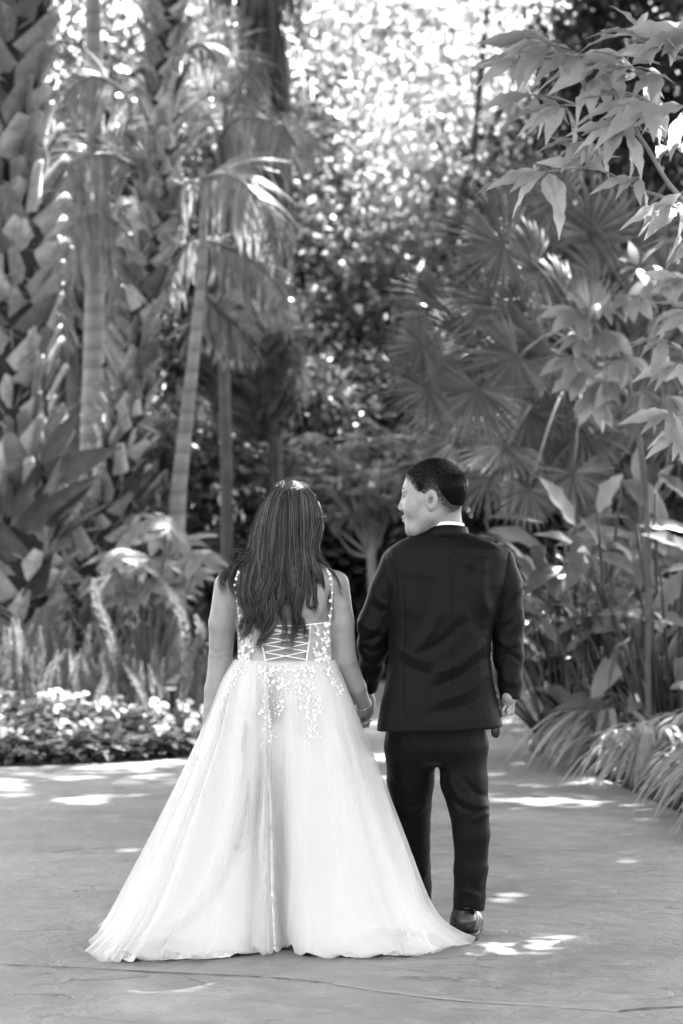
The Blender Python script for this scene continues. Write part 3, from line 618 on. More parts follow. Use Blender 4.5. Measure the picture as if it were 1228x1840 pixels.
ferns = [(-10, 1262, .75), (38, 1270, .72), (75, 1262, .66), (112, 1272, .62), (150, 1262, .66), (190, 1268, .62), (232, 1262, .68), (268, 1270, .6), (305, 1262, .66), (345, 1256, .7), (385, 1250, .62), (60, 1246, .8), (130, 1246, .75), (215, 1246, .72), (290, 1246, .72), (360, 1240, .74), (20, 1250, .8), (430, 1246, .6)]
where = ['at the left picture edge', 'second from the left edge', 'under the massive palm trunk', 'beside the tall thin plume', 'left of the leaning palm foot', 'below the leaning palm foot', 'left of the path light', 'just left of the path light pole', 'behind the path light', 'right of the path light', 'beside the left arm of the gown wearer', 'rear row below the massive trunk', 'rear row between the palm feet', 'rear row below the pale shrub', 'rear row behind the path light', 'rear row beside the gown', 'rear row at the left picture edge', 'hidden mostly by the gown']
for (px, py, h), w_ in zip(ferns, where): fern(px, py, h, 'bushy foxtail fern with upright plumes, ' + w_, n=11)
# single tall plumes that stand out
for (pts, lb) in [([(218, 1250), (200, 1150), (178, 1090), (168, 1040)], 'tall lone fern plume leaning left above the others'), ([(325, 1250), (334, 1150), (318, 1085), (285, 1035)], 'long fern plume arching left toward the pale shrub'),
                  ([(315, 1240), (345, 1190), (362, 1140), (352, 1105)], 'broad fern plume leaning right beside the path light'), ([(30, 1250), (27, 1180), (24, 1110)], 'straight pale fern plume at the left edge')]:
    b = GB_(pts[0][0], 19.0); Y = b[1]; P = catmull([b] + [W(a_, b_, Y) for a_, b_ in pts[1:]], 10); a = Acc(); a.add(*tube(P, .008, 4)); n = 700
    s = rgf.uniform(.05, 1, n); idx = s * (len(P) - 1.001); i0 = idx.astype(int); f = (idx - i0)[:, None]; p = P[i0] * (1 - f) + P[i0 + 1] * f; T = unit(np.gradient(P, axis=0))[i0]
    th = rgf.uniform(0, 6.283, n); sd = unit(np.cross(T, [0.2, .9, .1])); o_ = np.cos(th)[:, None] * sd + np.sin(th)[:, None] * np.cross(T, sd)
    a.add(*place(strip_tpl(1, .2, .3, 0), p, o_ + T * .8, T, .085 * np.sin(np.clip(s, 0, 1) * 2.6 + .4) ** .7)); o = a.build('fern_plume', M['fern'], local=b); o.location = b; tag(o, lb, 'fern')

# white-flowered bedding plants
def bedding(rg, nf):
    a = Acc(); n = 60; th = rg.uniform(0, 6.28, n); r = .15 * np.sqrt(rg.uniform(0, 1, n)); z = .04 + .12 * rg.uniform(0, 1, n) * (1 - (r / .2) ** 2)
    p = np.stack([r * np.cos(th), r * np.sin(th), z], -1); d = np.stack([np.cos(th), np.sin(th), rg.uniform(-.2, .9, n)], -1)
    a.add(*place(leaf_tpl(3, .75, .5, .12, .25), p, d, [0, 0, 1.], .085 * rg.uniform(.6, 1.2, n)))
    f = Acc()
    for _ in range(nf):
        t_ = rg.uniform(0, 6.28); rr = .13 * math.sqrt(rg.uniform()); c = np.array([rr * math.cos(t_), rr * math.sin(t_), rg.uniform(.13, .22)])
        whorl(f, c, .032, rg, 5, (rg.normal() * .5, -.6 + rg.normal() * .4, .8), leaf_tpl(2, 1.0, .6, .1, .2), .45, 0.0)
        whorl(f, c + [0, 0, .012], .022, rg, 5, (rg.normal() * .5, -.6, .8), leaf_tpl(2, 1.0, .6, .1, .2), .8, 0.0)
    return a, f
rgb = np.random.default_rng(88); var = []
for v_ in range(5):
    a, f = bedding(rgb, [0, 1, 0, 4, 0][v_]); var.append((a.build('foliage', M['bedding_leaf']),) + ((f.build('blossoms', M['petal']),) if f.V else ()))
GL = 'white-flowered bedding plants along the left path edge'; cnt = 0; used = set()
edgeL = np.array(Lc)
for rowk, Yb in enumerate([16.45, 16.75, 17.1, 17.45, 17.8, 18.15, 18.5, 18.85]):
    col_k = 0
    for px in np.arange(-40, 420, 18 * 17 / Yb):
        q = GB_(px + rgb.uniform(-8, 8), Yb + rgb.uniform(-.15, .15)); ye = np.interp(q[0], edgeL[:45, 0], edgeL[:45, 1])
        if q[1] < ye + .14 or (q[1] < 18.1 and abs(q[0] - (309 - CX) * 18 / F) < .10 and q[1] > 17.3): continue
        v_ = int(rgb.integers(5)); pass
        e = bpy.data.objects.new('bedding_plant', None); scene.collection.objects.link(e); e.location = q; e.rotation_euler = (0, 0, rgb.uniform(-.6, .6)); s_ = rgb.uniform(.85, 1.25); e.scale = (s_, s_, s_)
        col_k += 1; tag(e, ['leafy bedding plant without blossoms', 'bedding plant with one white blossom', 'leafy bedding plant without blossoms', 'bedding plant with a cluster of white blossoms', 'leafy bedding plant without blossoms'][v_] + ', ' + ordinal(col_k) + ' from left, ' + ordinal(rowk + 1) + ' row from the path', 'bedding plant', GL)
        for src in var[v_]:
            if v_ in used: c = src.copy(); scene.collection.objects.link(c)
            else: c = src
            c.parent = e
        used.add(v_); cnt += 1
for v_ in range(5):
    if v_ not in used:
        for o in var[v_]: bpy.data.objects.remove(o)
# path light
b = GB_(309, 18.0) - [0, 0, .0]; e = empty('path_light', b, 'mushroom-shaped path light on a thin dark pole among the white flowers', 'path light'); H = .42
a = Acc(); a.add(*tube([(0, 0, -.02), (0, 0, H - .09)], .015, 8)); a.build('pole', M['metal_dark'], e)
def lathe(prof, n=20):
    pr = np.array(prof, float); th = np.arange(n) * 2 * math.pi / n; V = np.stack([pr[:, 0:1] * np.cos(th), pr[:, 0:1] * np.sin(th), np.repeat(pr[:, 1:2], n, 1)], -1).reshape(-1, 3)
    i = np.arange(len(pr) - 1)[:, None] * n; j = np.arange(n)[None]; return V, np.stack([i + j, i + (j + 1) % n, i + n + (j + 1) % n, i + n + j], -1).reshape(-1, 4)
a = Acc(); a.add(*lathe([(.001, H), (.02, H), (.06, H - .02), (.066, H - .03), (.06, H - .032), (.001, H - .02)])); a.build('cap', M['metal_dark'], e)
a = Acc(); a.add(*lathe([(.001, H - .03), (.034, H - .033), (.036, H - .056), (.03, H - .068), (.001, H - .07)])); a.build('lens', M['lamp_glass'], e)
a = Acc(); a.add(*lathe([(.001, H - .066), (.03, H - .07), (.026, H - .075), (.012, H - .095), (.001, H - .095)])); a.build('socket', M['metal_dark'], e)

# ================================================================= RIGHT BED
def blade(base, tip, rg, wid=.16, bow=.18, mat=None, n=9, nm=(0, -.7, .8)):
    base = np.asarray(base, float); tip = np.asarray(tip, float); L = np.linalg.norm(tip - base)
    tp = leaf_tpl(n, wid, .42, .16, 0, .9, wave=.15); P = catmull([base, (base + tip) / 2 + np.array([0, 0, bow * L]), tip], 12); s = tp[0][:, 1] * (len(P) - 1.001); i0 = s.astype(int); f = (s - i0)[:, None]
    c = P[i0] * (1 - f) + P[i0 + 1] * f; T = unit(np.gradient(P, axis=0))[i0]; z = np.asarray(nm, float) - T * (T @ np.asarray(nm, float))[:, None]; z = unit(z); x = np.cross(T, z)
    return c + x * tp[0][:, 0:1] * L + z * tp[0][:, 2:3] * L, tp[1], tp[2]
groups = [
 ('clump of broad arching leaves right of the suit', (1010, 1210), 17.2, [((1035,947),(968,857),.42,0),((1014,964),(1134,930),.16,.12),((997,981),(1186,981),.16,.12),((1010,1020),(941,1072),.4,.1),((872,930),(980,940),.2,.05),((876,953),(984,994),.4,.05),((1000,1100),(935,1040),.2,.1),((985,1120),(925,1110),.15,.1)]),
 ('clump of broad upright leaves below the flower cone', (1110, 1205), 16.6, [((1074,921),(1121,852),.6,0),((1117,865),(1203,938),.4,.08),((1085,1138),(1178,1078),.2,.15),((1124,1072),(1180,1057),.3,.1),((1040,1039),(1100,1045),.5,.3),((1060,1000),(1160,1040),.3,.1),((1120,1180),(1145,1135),.3,.1),((1090,990),(1040,930),.4,.1)]),
 ('clump of broad bright leaves at the right picture edge', (1200, 1210), 16.0, [((1143,943),(1250,955),.3,.04),((1177,887),(1212,835),.6,0),((1172,1096),(1240,1130),.35,0),((1187,1030),(1260,1026),.25,.1),((1175,1156),(1199,1114),.35,.2),((1260,1000),(1150,960),.3,.05),((1190,1200),(1250,1120),.2,.1),((1250,900),(1180,850),.4,0)]),
]
rgb2 = np.random.default_rng(99)
for (lb, (bx, by), Y, lst) in groups:
    b = np.array([(bx - CX) * Y / F, Y, -.04]); e = empty('broad_leaf_plant', b, lb, 'plant', 'broad-leaved plants in the right bed'); a = Acc(); t = Acc()
    for (p0, p1_, w_, bow) in lst:
        y0 = Y + rgb2.uniform(-.5, .3); A = W(*p0, y0); B = W(*p1_, y0 - rgb2.uniform(.0, .3)); a.add(*blade(A, B, rgb2, w_, bow, nm=(rgb2.normal() * .3, -.7, .9))); t.add(*tube(catmull([b + rgb2.normal(size=3) * [.1, .1, 0], (b + A) / 2 + rgb2.normal(size=3) * .05, A], 5), np.linspace(.02, .008, 11), 6))
    for _ in range(60):   # inner leaves
        A = b + [rgb2.normal() * .25, rgb2.uniform(.0, .6), rgb2.uniform(.35, 1.35)]; th = rgb2.uniform(0, 6.28); B = A + np.array([math.cos(th) * .45, math.sin(th) * .3 - .1, rgb2.uniform(-.15, .4)]) * rgb2.uniform(.7, 1.2)
        a.add(*blade(A, B, rgb2, rgb2.uniform(.2, .36), .15, nm=(rgb2.normal() * .4, -.5, 1))); t.add(*tube(catmull([b + rgb2.normal(size=3) * [.1, .1, 0], (b + A) / 2, A], 4), np.linspace(.016, .008, 9), 6))
    a.build('foliage', M['big_leaf'], e, local=b); t.build('stem', M['dark_leaf'], e, local=b)
# beehive-like flower cone on a stalk
c = W(1147, 838, 16.6); b = np.array([c[0], 16.6, -.04]); e = empty('flower_cone', b, 'pale ridged flower cone on a tall stalk above the broad leaves', 'flower')
a = Acc(); a.add(*tube(catmull([b, (b + c) / 2, c - [0, 0, .10]], 5), .012, 8)); a.build('stalk', M['dark_leaf'], e, local=b)
pr = [(.001, .13)]; 
for i in range(9): z = .12 - i * .028; r = .055 * math.sin(min(1, (i + 1.4) / 6) * math.pi / 2) * (1 if i < 6 else 1 - (i - 5) * .2); pr += [(r, z), (r * .82, z - .016)]
pr += [(.001, -.14)]; V_, Q_ = lathe(pr); a = Acc(); a.add(V_ + c, Q_); a.build('bracts', M['pale_bark'], e, local=b)
# strap-leaved clumps along the path
def strap(rg, n=68, L=.64):
    a = Acc()
    for _ in range(n):
        th = rg.uniform(0, 6.28); l_ = L * rg.uniform(.6, 1.15); o_ = np.array([math.cos(th), math.sin(th), 0]); k = rg.uniform(.35, 1.0)
        P = catmull([o_ * .03, o_ * l_ * .35 * k + [0, 0, l_ * .55], o_ * l_ * .75 * k + [0, 0, l_ * .62 * (1.1 - .5 * k)], o_ * l_ * (.95 * k + .1) + [0, 0, max(l_ * .5 * (1.0 - k) + .02, .02)]], 4)
        T = unit(np.gradient(P, axis=0)); sd = np.cross(T, [0, 0, 1.]) ; sd = unit(sd + 1e-6); w = .017 * np.interp(np.linspace(0, 1, len(P)), [0, .3, .75, 1], [.6, 1, .9, .06])[:, None] * rg.uniform(.8, 1.3)
        z = np.cross(sd, T); V_ = np.stack([P - sd * w + z * w * .35, P, P + sd * w + z * w * .35], 1).reshape(-1, 3); Q_ = []
        for i in range(len(P) - 1): b = i * 3; Q_ += [(b, b+1, b+4, b+3), (b+1, b+2, b+5, b+4)]
        a.add(V_, Q_)
    return a
rgs = np.random.default_rng(111); sm = []
for i in range(6): o = strap(rgs).build('strap_leaf_plant', M['strap_leaf']); sm.append(o)
Rr = np.array(Rc); GR = 'strap-leaved plants spilling over the right path edge'; k = 0
cand = []
for Y in np.arange(11.5, 26, .38):
    xe = np.interp(Y, *[v for v in (np.sort(Rr[:, 1]), Rr[np.argsort(Rr[:, 1]), 0])])
    for dx in np.arange(.20, 2.6, .35):
        x = xe + dx + rgs.uniform(-.1, .1); 
        if abs(x) < 614 * Y / F + .6: cand.append((x, Y + rgs.uniform(-.12, .12), dx))
rowc = {}
for (x, Y, dx) in cand:
    if Y > 20.5 and dx > 1.4: continue
    src = sm[k % 6]; o = src if k < 6 else src.copy()
    if k >= 6: scene.collection.objects.link(o)
    o.location = (x, Y, -.03); s_ = rgs.uniform(.8, 1.2) * (1.0 if dx > .5 else .85); o.scale = (s_, s_, s_); o.rotation_euler = (0, 0, rgs.uniform(0, 6.28))
    rk = int(round((dx - .2) / .35)); rowc[rk] = rowc.get(rk, 0) + 1
    tag(o, 'strap leaf tuft, ' + ordinal(rk + 1) + ' row from the right path edge, ' + ordinal(rowc[rk]) + ' from the camera', 'plant', GR); k += 1
# mulch chips along path edges (soil litter)
a = Acc(); n = 2600; Ye = rgs.uniform(11, 24, n); xe = np.interp(Ye, np.sort(Rr[:, 1]), Rr[np.argsort(Rr[:, 1]), 0]) + rgs.exponential(.18, n) + .02
p = np.stack([xe, Ye, rgs.uniform(-.03, .02, n)], -1); a.add(*place(q_far, p, rgs.normal(size=(n, 3)) * [1, 1, .2], [0, 0, 1.], rgs.uniform(.02, .06, n)))
xl = rgs.uniform(-4, -.5, n); yl = np.interp(xl, edgeL[:, 0], edgeL[:, 1]) + rgs.exponential(.12, n) + .02; p = np.stack([xl, yl, rgs.uniform(-.03, .02, n)], -1); a.add(*place(q_far, p, rgs.normal(size=(n, 3)) * [1, 1, .2], [0, 0, 1.], rgs.uniform(.02, .05, n)))
tag(a.build('leaf_litter', M['bark'], smooth=False), 'dry leaf litter and bark chips on the bed soil', kind='stuff')

# ================================================================= NEAR TREE (top right) and mid-right leaf clusters
nl_t = leaf_tpl(10, .31, .42, .16, .28, 1.15, serr=.05, wave=.2)
def leaf_cluster_tree(name, label, Y, trunk, branches, whorls, mat, seed, size, tpl=nl_t, bark='pale_bark', nlf=8, tr=.03):
    rg = np.random.default_rng(seed); T0 = [W(a_, b_, Y) for a_, b_ in trunk]; b = np.array([T0[0][0], Y, -.05]); e = empty(name, b, label, 'tree'); t = Acc()
    P = catmull([b] + T0, 6); t.add(*tube(P, np.linspace(tr * 1.4, tr * .6, len(P)), 10))
    for br in branches:
        y_ = br[0]; P = catmull([W(a_, b_, Y + dd) for (a_, b_), dd in zip(br[2], np.linspace(0, y_, len(br[2])))], 6); t.add(*tube(P, np.linspace(br[1], br[1] * .45, len(P)), 8))
    t.build('trunk', M[bark], e, local=b); a = Acc(); 
    for (px, py, dy, dirx, dirz, n, s_) in whorls:
        c = W(px, py, Y + dy); out_ = unit([dirx, -.35, dirz]); up = unit([-.15 * dirx, -.45, 1.0])
        for i in range(n):
            th = (i / n) * 2 * math.pi + rg.normal() * .25; sd = unit(np.cross(up, [0.1, 1, .2])); fw = np.cross(sd, up); d = math.cos(th) * sd + math.sin(th) * fw
            d = d + out_ * .75 + rg.normal(size=3) * .12; d[2] -= rg.uniform(.05, .45); L = size * s_ * rg.uniform(.65, 1.15)
            st = c + unit(d) * L * .13; t2 = tube([c, st], .0022, 4); t_uv = t2[2]; a.add(t2[0], t2[1], t_uv * 0 + [.5, .5]); a.add(*place(tpl, st, d, up + rg.normal(size=3) * .35, L))
    a.build('crown', M[mat], e, local=b); return e
leaf_cluster_tree('near_tree', 'nearest tree reaching in at the top right with large sharp veined leaves', 10.6, [(1420, 900), (1400, 600), (1330, 470)],
 [(0, .014, [(1330, 470), (1260, 400), (1228, 360), (1195, 320), (1160, 260), (1130, 225), (1100, 200)]), (.1, .008, [(1228, 365), (1150, 340), (1090, 310), (1050, 302), (985, 308)]),
  (-.1, .007, [(1150, 245), (1140, 222), (1110, 190), (1105, 150)]), (0, .007, [(1110, 205), (1070, 185), (1040, 190), (1015, 188)]), (.15, .008, [(1105, 150), (1080, 110), (1040, 98), (995, 82)]), (.2, .005, [(1040, 98), (990, 105), (940, 105)]), (.2, .005, [(1040, 190), (1000, 175), (960, 170)]), (.0, .005, [(1100, 200), (1090, 235), (1060, 250)]), (.1, .005, [(1105, 150), (1125, 110), (1150, 60)]),
  (-.2, .009, [(1330, 470), (1300, 200), (1250, 120), (1190, 90)]), (-.3, .009, [(1330, 470), (1280, 420), (1222, 370)]), (.1, .006, [(1190, 315), (1185, 290), (1200, 262)])],
 [(995, 82, .1, -1, .1, 12, 1.05), (940, 105, .2, -1, .0, 7, .8), (960, 170, .2, -1, -.3, 6, .85), (1130, 120, -.1, -.6, .2, 8, .9), (1060, 250, .1, -.8, -.3, 6, .8), (1150, 60, .2, -.3, .4, 8, .8), (1040, 95, .1, -.4, .1, 7, .9), (1082, 105, .0, -.3, -.3, 8, .95), (1190, 88, -.2, -.3, .3, 9, .95), (1015, 188, .1, -.9, -.6, 7, 1.0), (1100, 195, -.1, .4, -.3, 6, .8),
  (1165, 180, -.2, -.8, -.1, 9, 1.0), (1120, 225, -.2, -1, -.1, 8, 1.0), (1075, 130, 0, .1, -1, 4, .95), (985, 308, .1, -1, -.1, 7, 1.0), (1050, 300, .1, -.2, .4, 6, .8), (1150, 318, 0, -.5, -.2, 5, .75), (1200, 262, .1, .2, .2, 7, .9),
  (1222, 365, -.3, -.5, -.2, 7, .85), (1235, 340, -.3, -.3, -1, 4, 1.1), (1240, 60, -.2, -.6, 0, 8, .9), (1240, 190, -.2, -.3, 0, 8, .9), (1180, 130, -.1, -.8, -.2, 7, .9)], 'near_leaf', 201, .275)
leaf_cluster_tree('near_shrub', 'light-leaved shrub branch entering from the right edge at head height', 12.2, [(1330, 900), (1320, 760), (1290, 680)],
 [(0, .010, [(1290, 680), (1250, 640), (1200, 620)]), (0, .009, [(1290, 700), (1250, 740), (1215, 745)]), (0, .009, [(1290, 680), (1260, 560), (1225, 500)])],
 [(1200, 612, 0, -.9, -.1, 8, .9), (1225, 650, 0, -.6, -.4, 7, .9), (1210, 742, 0, -.8, -.2, 8, .85), (1235, 770, 0, -.5, -.5, 6, .9), (1225, 500, 0, -.8, 0, 8, .8), (1240, 430, 0, -.6, -.3, 7, .9), (1245, 560, .1, -.5, 0, 7, .8)], 'near_leaf', 202, .25)
leaf_cluster_tree('lobed_leaf_tree', 'slim tree with small drooping leaf clusters in front of the upper fan palm', 16.0, [(1165, 1000), (1150, 800), (1115, 620), (1100, 520)],
 [(0, .010, [(1105, 620), (1080, 570), (1050, 555)]), (0, .010, [(1110, 650), (1080, 660), (1050, 665)]), (0, .010, [(1100, 520), (1140, 490), (1180, 480)]), (0, .01, [(1120, 700), (1160, 600), (1200, 560)])],
 [(1040, 555, 0, -.6, -.2, 10, .9), (1075, 545, 0, .2, -.2, 9, .8), (1045, 600, .1, -.5, -.4, 10, .9), (1090, 590, 0, 0, -.4, 9, .9), (1050, 668, 0, -.6, -.3, 11, 1.0), (1090, 680, 0, 0, -.5, 10, 1.0), (1065, 710, 0, -.3, -.6, 9, .9), (1120, 640, 0, .3, -.3, 9, .9),
  (1150, 480, 0, 0, .1, 10, .9), (1185, 500, 0, .2, -.1, 10, .9), (1195, 560, 0, .1, -.2, 10, .9), (1140, 530, 0, -.4, -.2, 9, .9), (1030, 640, 0, -.7, -.3, 8, .9), (1160, 700, 0, .1, -.4, 9, .9), (1200, 710, 0, .2, -.4, 9, .9)], 'strap_leaf', 203, .24, bark='bark', tr=.018, tpl=leaf_tpl(5, .42, .5, .12, .3))

# ================================================================= SHADE TREES over the path (unseen, placed and cut open to shape the dappled shade)
def sun_patch_mask(p):
    """true where a leaf may stay: crowns are cut open where sun should reach path, plants and people"""
    t = p[:, 2] / sun_dir[2]; gx = p[:, 0] - t * sun_dir[0]; gy = p[:, 1] - t * sun_dir[1]; ok = np.ones(len(p), bool)
    for (cx_, cy_, rx, ry) in PATCH:
        ok &= ((gx - cx_) / (rx + .05)) ** 2 + ((gy - cy_) / (ry + .06)) ** 2 > 1
    return ok
PATCH = []
for (px, py, wpx, hpx) in [(150, 1436, 60, 8), (20, 1425, 40, 10), (10, 1408, 40, 6), (230, 1530, 40, 7), (90, 1553, 60, 6), (60, 1527, 40, 5), (150, 1640, 50, 7), (60, 1660, 60, 6), (930, 1518, 50, 6), (1010, 1503, 50, 6),
                           (940, 1612, 60, 9), (900, 1625, 50, 7), (560, 1786, 50, 9), (490, 1790, 30, 6), (1140, 1552, 24, 6), (1085, 1545, 30, 3), (940, 1577, 40, 4), (20, 1828, 50, 8), (60, 1718, 30, 4), (860, 1460, 30, 4), (700, 1240, 40, 5), (250, 1390, 40, 4)]:
    c = G(px, py); s_ = F / c[1]; PATCH.append((c[0], c[1], .75 * wpx / s_, max(hpx / (s_ * 1.4 / c[1]), .10)))
# openings cut in the unseen crowns so sun reaches the near leaves
for (px, py, r) in [(1165, 180, .16), (1200, 262, .1), (1240, 190, .12), (1110, 60, .07), (1222, 350, .1), (1230, 500, .08), (1160, 230, .1)]:
    p = W(px, py, 10.5); t = p[2] / sun_dir[2]; PATCH.append((p[0] - t * sun_dir[0], p[1] - t * sun_dir[1], r, r * 1.2))
for (px, py, Yq, r) in [(480, 400, 21.3, .3), (360, 90, 22, .3), (150, 320, 23, .3), (120, 900, 22, .15), (90, 650, 21, .15), (310, 200, 22, .2), (290, 600, 22, .15), (650, 730, 30, .5), (1160, 760, 19, .2), (1010, 1045, 17, .2), (1190, 945, 16, .25), (1150, 560, 15.5, .2), (180, 1100, 19, .3), (330, 1130, 19, .3), (60, 1150, 19.5, .3), (309, 1228, 18, .12), (900, 720, 18.5, .3), (980, 800, 18, .25), (800, 570, 18.5, .3), (930, 620, 18.5, .3), (1080, 760, 18.5, .25), (20, 950, 21.5, .3), (60, 700, 21, .3), (30, 420, 21, .4), (290, 400, 22, .3), (250, 700, 22, .25)]:
    p = W(px, py, Yq); t = p[2] / sun_dir[2]; PATCH.append((p[0] - t * sun_dir[0], p[1] - t * sun_dir[1], r, r * 1.2))
for (px, py, r) in [(552, 885, .15), (575, 905, .11), (612, 1030, .07), (470, 1000, .06)]:  # crown openings cut for rim light on hair and shoulder
    p = W(px, py, 8.8); t = p[2] / sun_dir[2]; PATCH.append((p[0] - t * sun_dir[0], p[1] - t * sun_dir[1], r, r * 1.2))
big = leaf_tpl(2, .6, .45, .1, .15)
for k, (lb, base, cc, cr, nc) in enumerate([
    ('unseen spreading shade tree left of the path, its crown over the couple', (-5.6, 12.0, -.04), (-.2, 13.6, 7.5), (4.8, 5.8, 1.1), 800),
    ('unseen spreading shade tree right of the path, its crown over the near paving', (6.6, 10.0, -.04), (3.8, 11.4, 7.3), (4.6, 7.2, 1.1), 880),
    ('unseen tall shade tree right of the beds, its crown high over the path', (11.0, 24.0, -.04), (5.2, 24.5, 10.8), (5.6, 7.0, 1.3), 250),
    ('unseen tall shade tree left of the beds, its crown high over the palms', (-9.0, 22.0, -.04), (-1.2, 23.5, 10.8), (5.0, 6.0, 1.3), 110),
    ('farthest unseen shade tree added behind the bend of the path', (9.5, 32.0, -.04), (2.4, 30.2, 11.3), (4.2, 3.4, 1.0), 120)]):
    tree('unseen_shade_tree', lb, base, 8, cc, cr, nc, 62, .25 if k < 2 else .32, 'mid_leaf', seed=300 + k, clump_r=.40 if k < 2 else .5, hollow=.0, tpl=big, keep=sun_patch_mask, tr=.2, nlimb=14, upright=True)
# ================================================================= IMPLICIT SURFACES (bodies and clothes as single continuous meshes)
def surface_net(f, lo, hi, h):
    """mesh of f(P) = 0 on a regular grid (f < 0 inside)"""
    lo = np.asarray(lo, float); hi = np.asarray(hi, float); n = np.ceil((hi - lo) / h).astype(int) + 1
    ax = [lo[i] + h * np.arange(n[i]) for i in range(3)]; g = np.empty(n, np.float32)
    C = 4; nc = (n + C - 1) // C + 1; cx = [lo[i] + h * C * np.arange(nc[i]) for i in range(3)]; xx, yy, zz = np.meshgrid(*cx, indexing='ij')
    gc = f(np.stack([xx, yy, zz], -1).reshape(-1, 3).astype(np.float32)).reshape(xx.shape).astype(np.float32)
    for i in range(3): # nearest coarse sample for every fine point
        gc = np.take(gc, np.minimum((np.arange(n[i]) + C // 2) // C, nc[i] - 1), axis=i)
    g[...] = gc; I0 = np.argwhere(np.abs(gc) < h * C * 1.7)
    for k in range(0, len(I0), 400000):
        J_ = I0[k:k + 400000]; g[tuple(J_.T)] = f((lo + h * J_).astype(np.float32))
    neg = g < 0; c = [neg[dx:n[0]-1+dx, dy:n[1]-1+dy, dz:n[2]-1+dz] for dx in (0, 1) for dy in (0, 1) for dz in (0, 1)]
    s = sum(x.astype(np.int8) for x in c); act = (s > 0) & (s < 8); idx = np.full(act.shape, -1, np.int32); I = np.argwhere(act); idx[act] = np.arange(len(I))
    acc = np.zeros((len(I), 3)); cnt = np.zeros(len(I)); cor = [(a, b, d) for a in (0, 1) for b in (0, 1) for d in (0, 1)]
    for a in cor:
        for k in range(3):
            if a[k] == 0:
                b = list(a); b[k] = 1; ga = g[tuple((I + a).T)]; gb = g[tuple((I + b).T)]; m = (ga < 0) != (gb < 0)
                t = np.where(m, ga / np.where(m, ga - gb, 1), 0); p = np.repeat(np.array([a], float), len(I), 0); p[:, k] += t; acc[m] += p[m]; cnt[m] += 1
    V = lo + h * (I + acc / cnt[:, None]); Q = []
    for k in range(3):
        o = [i for i in range(3) if i != k]; sl0 = [slice(None)] * 3; sl1 = [slice(None)] * 3; sl0[k] = slice(0, -1); sl1[k] = slice(1, None)
        a = neg[tuple(sl0)]; b = neg[tuple(sl1)]; E = np.argwhere(a != b); E = E[(E[:, o[0]] > 0) & (E[:, o[1]] > 0) & (E[:, o[0]] < n[o[0]] - 1) & (E[:, o[1]] < n[o[1]] - 1)]
        q = []
        for (u, v) in ((1, 1), (0, 1), (0, 0), (1, 0)):
            J = E.copy(); J[:, o[0]] -= u; J[:, o[1]] -= v; q.append(idx[tuple(J.T)])
        q = np.stack(q, -1); fl = a[tuple(E.T)]; fl = fl if k != 1 else ~fl; q[~fl] = q[~fl][:, ::-1]; Q.append(q)
    Q = np.concatenate(Q); return V, Q[(Q >= 0).all(1)]
def smin(a, b, k):
    h = np.clip(.5 + .5 * (b - a) / k, 0, 1); return b + (a - b) * h - k * h * (1 - h)
def smax(a, b, k): return -smin(-a, -b, k)
def cap(p, a, b, ra, rb):
    a = np.asarray(a, np.float32); b = np.asarray(b, np.float32); ba = b - a; t = np.clip((p - a) @ ba / max(ba @ ba, 1e-9), 0, 1)
    return np.linalg.norm(p - a - t[:, None] * ba, axis=1) - (ra + (rb - ra) * t)
def chain(p, pts, rs, k=.02):
    d = None
    for i in range(len(pts) - 1):
        e = cap(p, pts[i], pts[i+1], rs[i], rs[i+1]); d = e if d is None else smin(d, e, k)
    return d
def ell(p, c, r, R=None):
    q = p - np.asarray(c, np.float32)
    if R is not None: q = q @ np.asarray(R, np.float32)
    r = np.asarray(r, np.float32); k0 = np.linalg.norm(q / r, axis=1); k1 = np.linalg.norm(q / (r * r), axis=1); return k0 * (k0 - 1) / np.maximum(k1, 1e-6)
def loft(p, z, cx, a, cy, b, e=2.3, top=None, bot=None, k=.02):
    """stacked super-ellipse sections"""
    Z = p[:, 2]; A = np.interp(Z, z, a); B = np.interp(Z, z, b); X = (p[:, 0] - np.interp(Z, z, cx)) / A; Yq = (p[:, 1] - np.interp(Z, z, cy)) / B
    r = (np.abs(X) ** e + np.abs(Yq) ** e) ** (1 / e); d = (r - 1) * np.minimum(A, B) * .9
    if top is not None: d = smax(d, Z - top, k)
    if bot is not None: d = smax(d, bot - Z, k)
    return d
def vnormals(V, Q):
    n = np.cross(V[Q[:, 2]] - V[Q[:, 0]], V[Q[:, 3]] - V[Q[:, 1]]); N = np.zeros_like(V)
    for i in range(4): np.add.at(N, Q[:, i], n)
    return unit(N)
def relax(V, Q, it=2, lam=.5):
    for _ in range(it):
        S = np.zeros_like(V); C = np.zeros(len(V))
        for i in range(4):
            j = (i + 1) % 4; np.add.at(S, Q[:, i], V[Q[:, j]]); np.add.at(S, Q[:, j], V[Q[:, i]]); np.add.at(C, Q[:, i], 1); np.add.at(C, Q[:, j], 1)
        V = V + lam * (S / np.maximum(C, 1)[:, None] - V)
    return V
def vnoise(p, scale, seed=0):
    """smooth pseudo-noise from a few rotated sine products"""
    r = np.random.default_rng(seed); out = 0
    for k in range(6):
        w = r.normal(size=3) * scale; out = out + np.sin(p @ w + r.uniform(0, 6.28))
    return out / 2.4
FOLD = 1.6
def img(V):
    return CX + V[:, 0] * F / V[:, 1], HOR - (V[:, 2] - EYE) * F / V[:, 1]
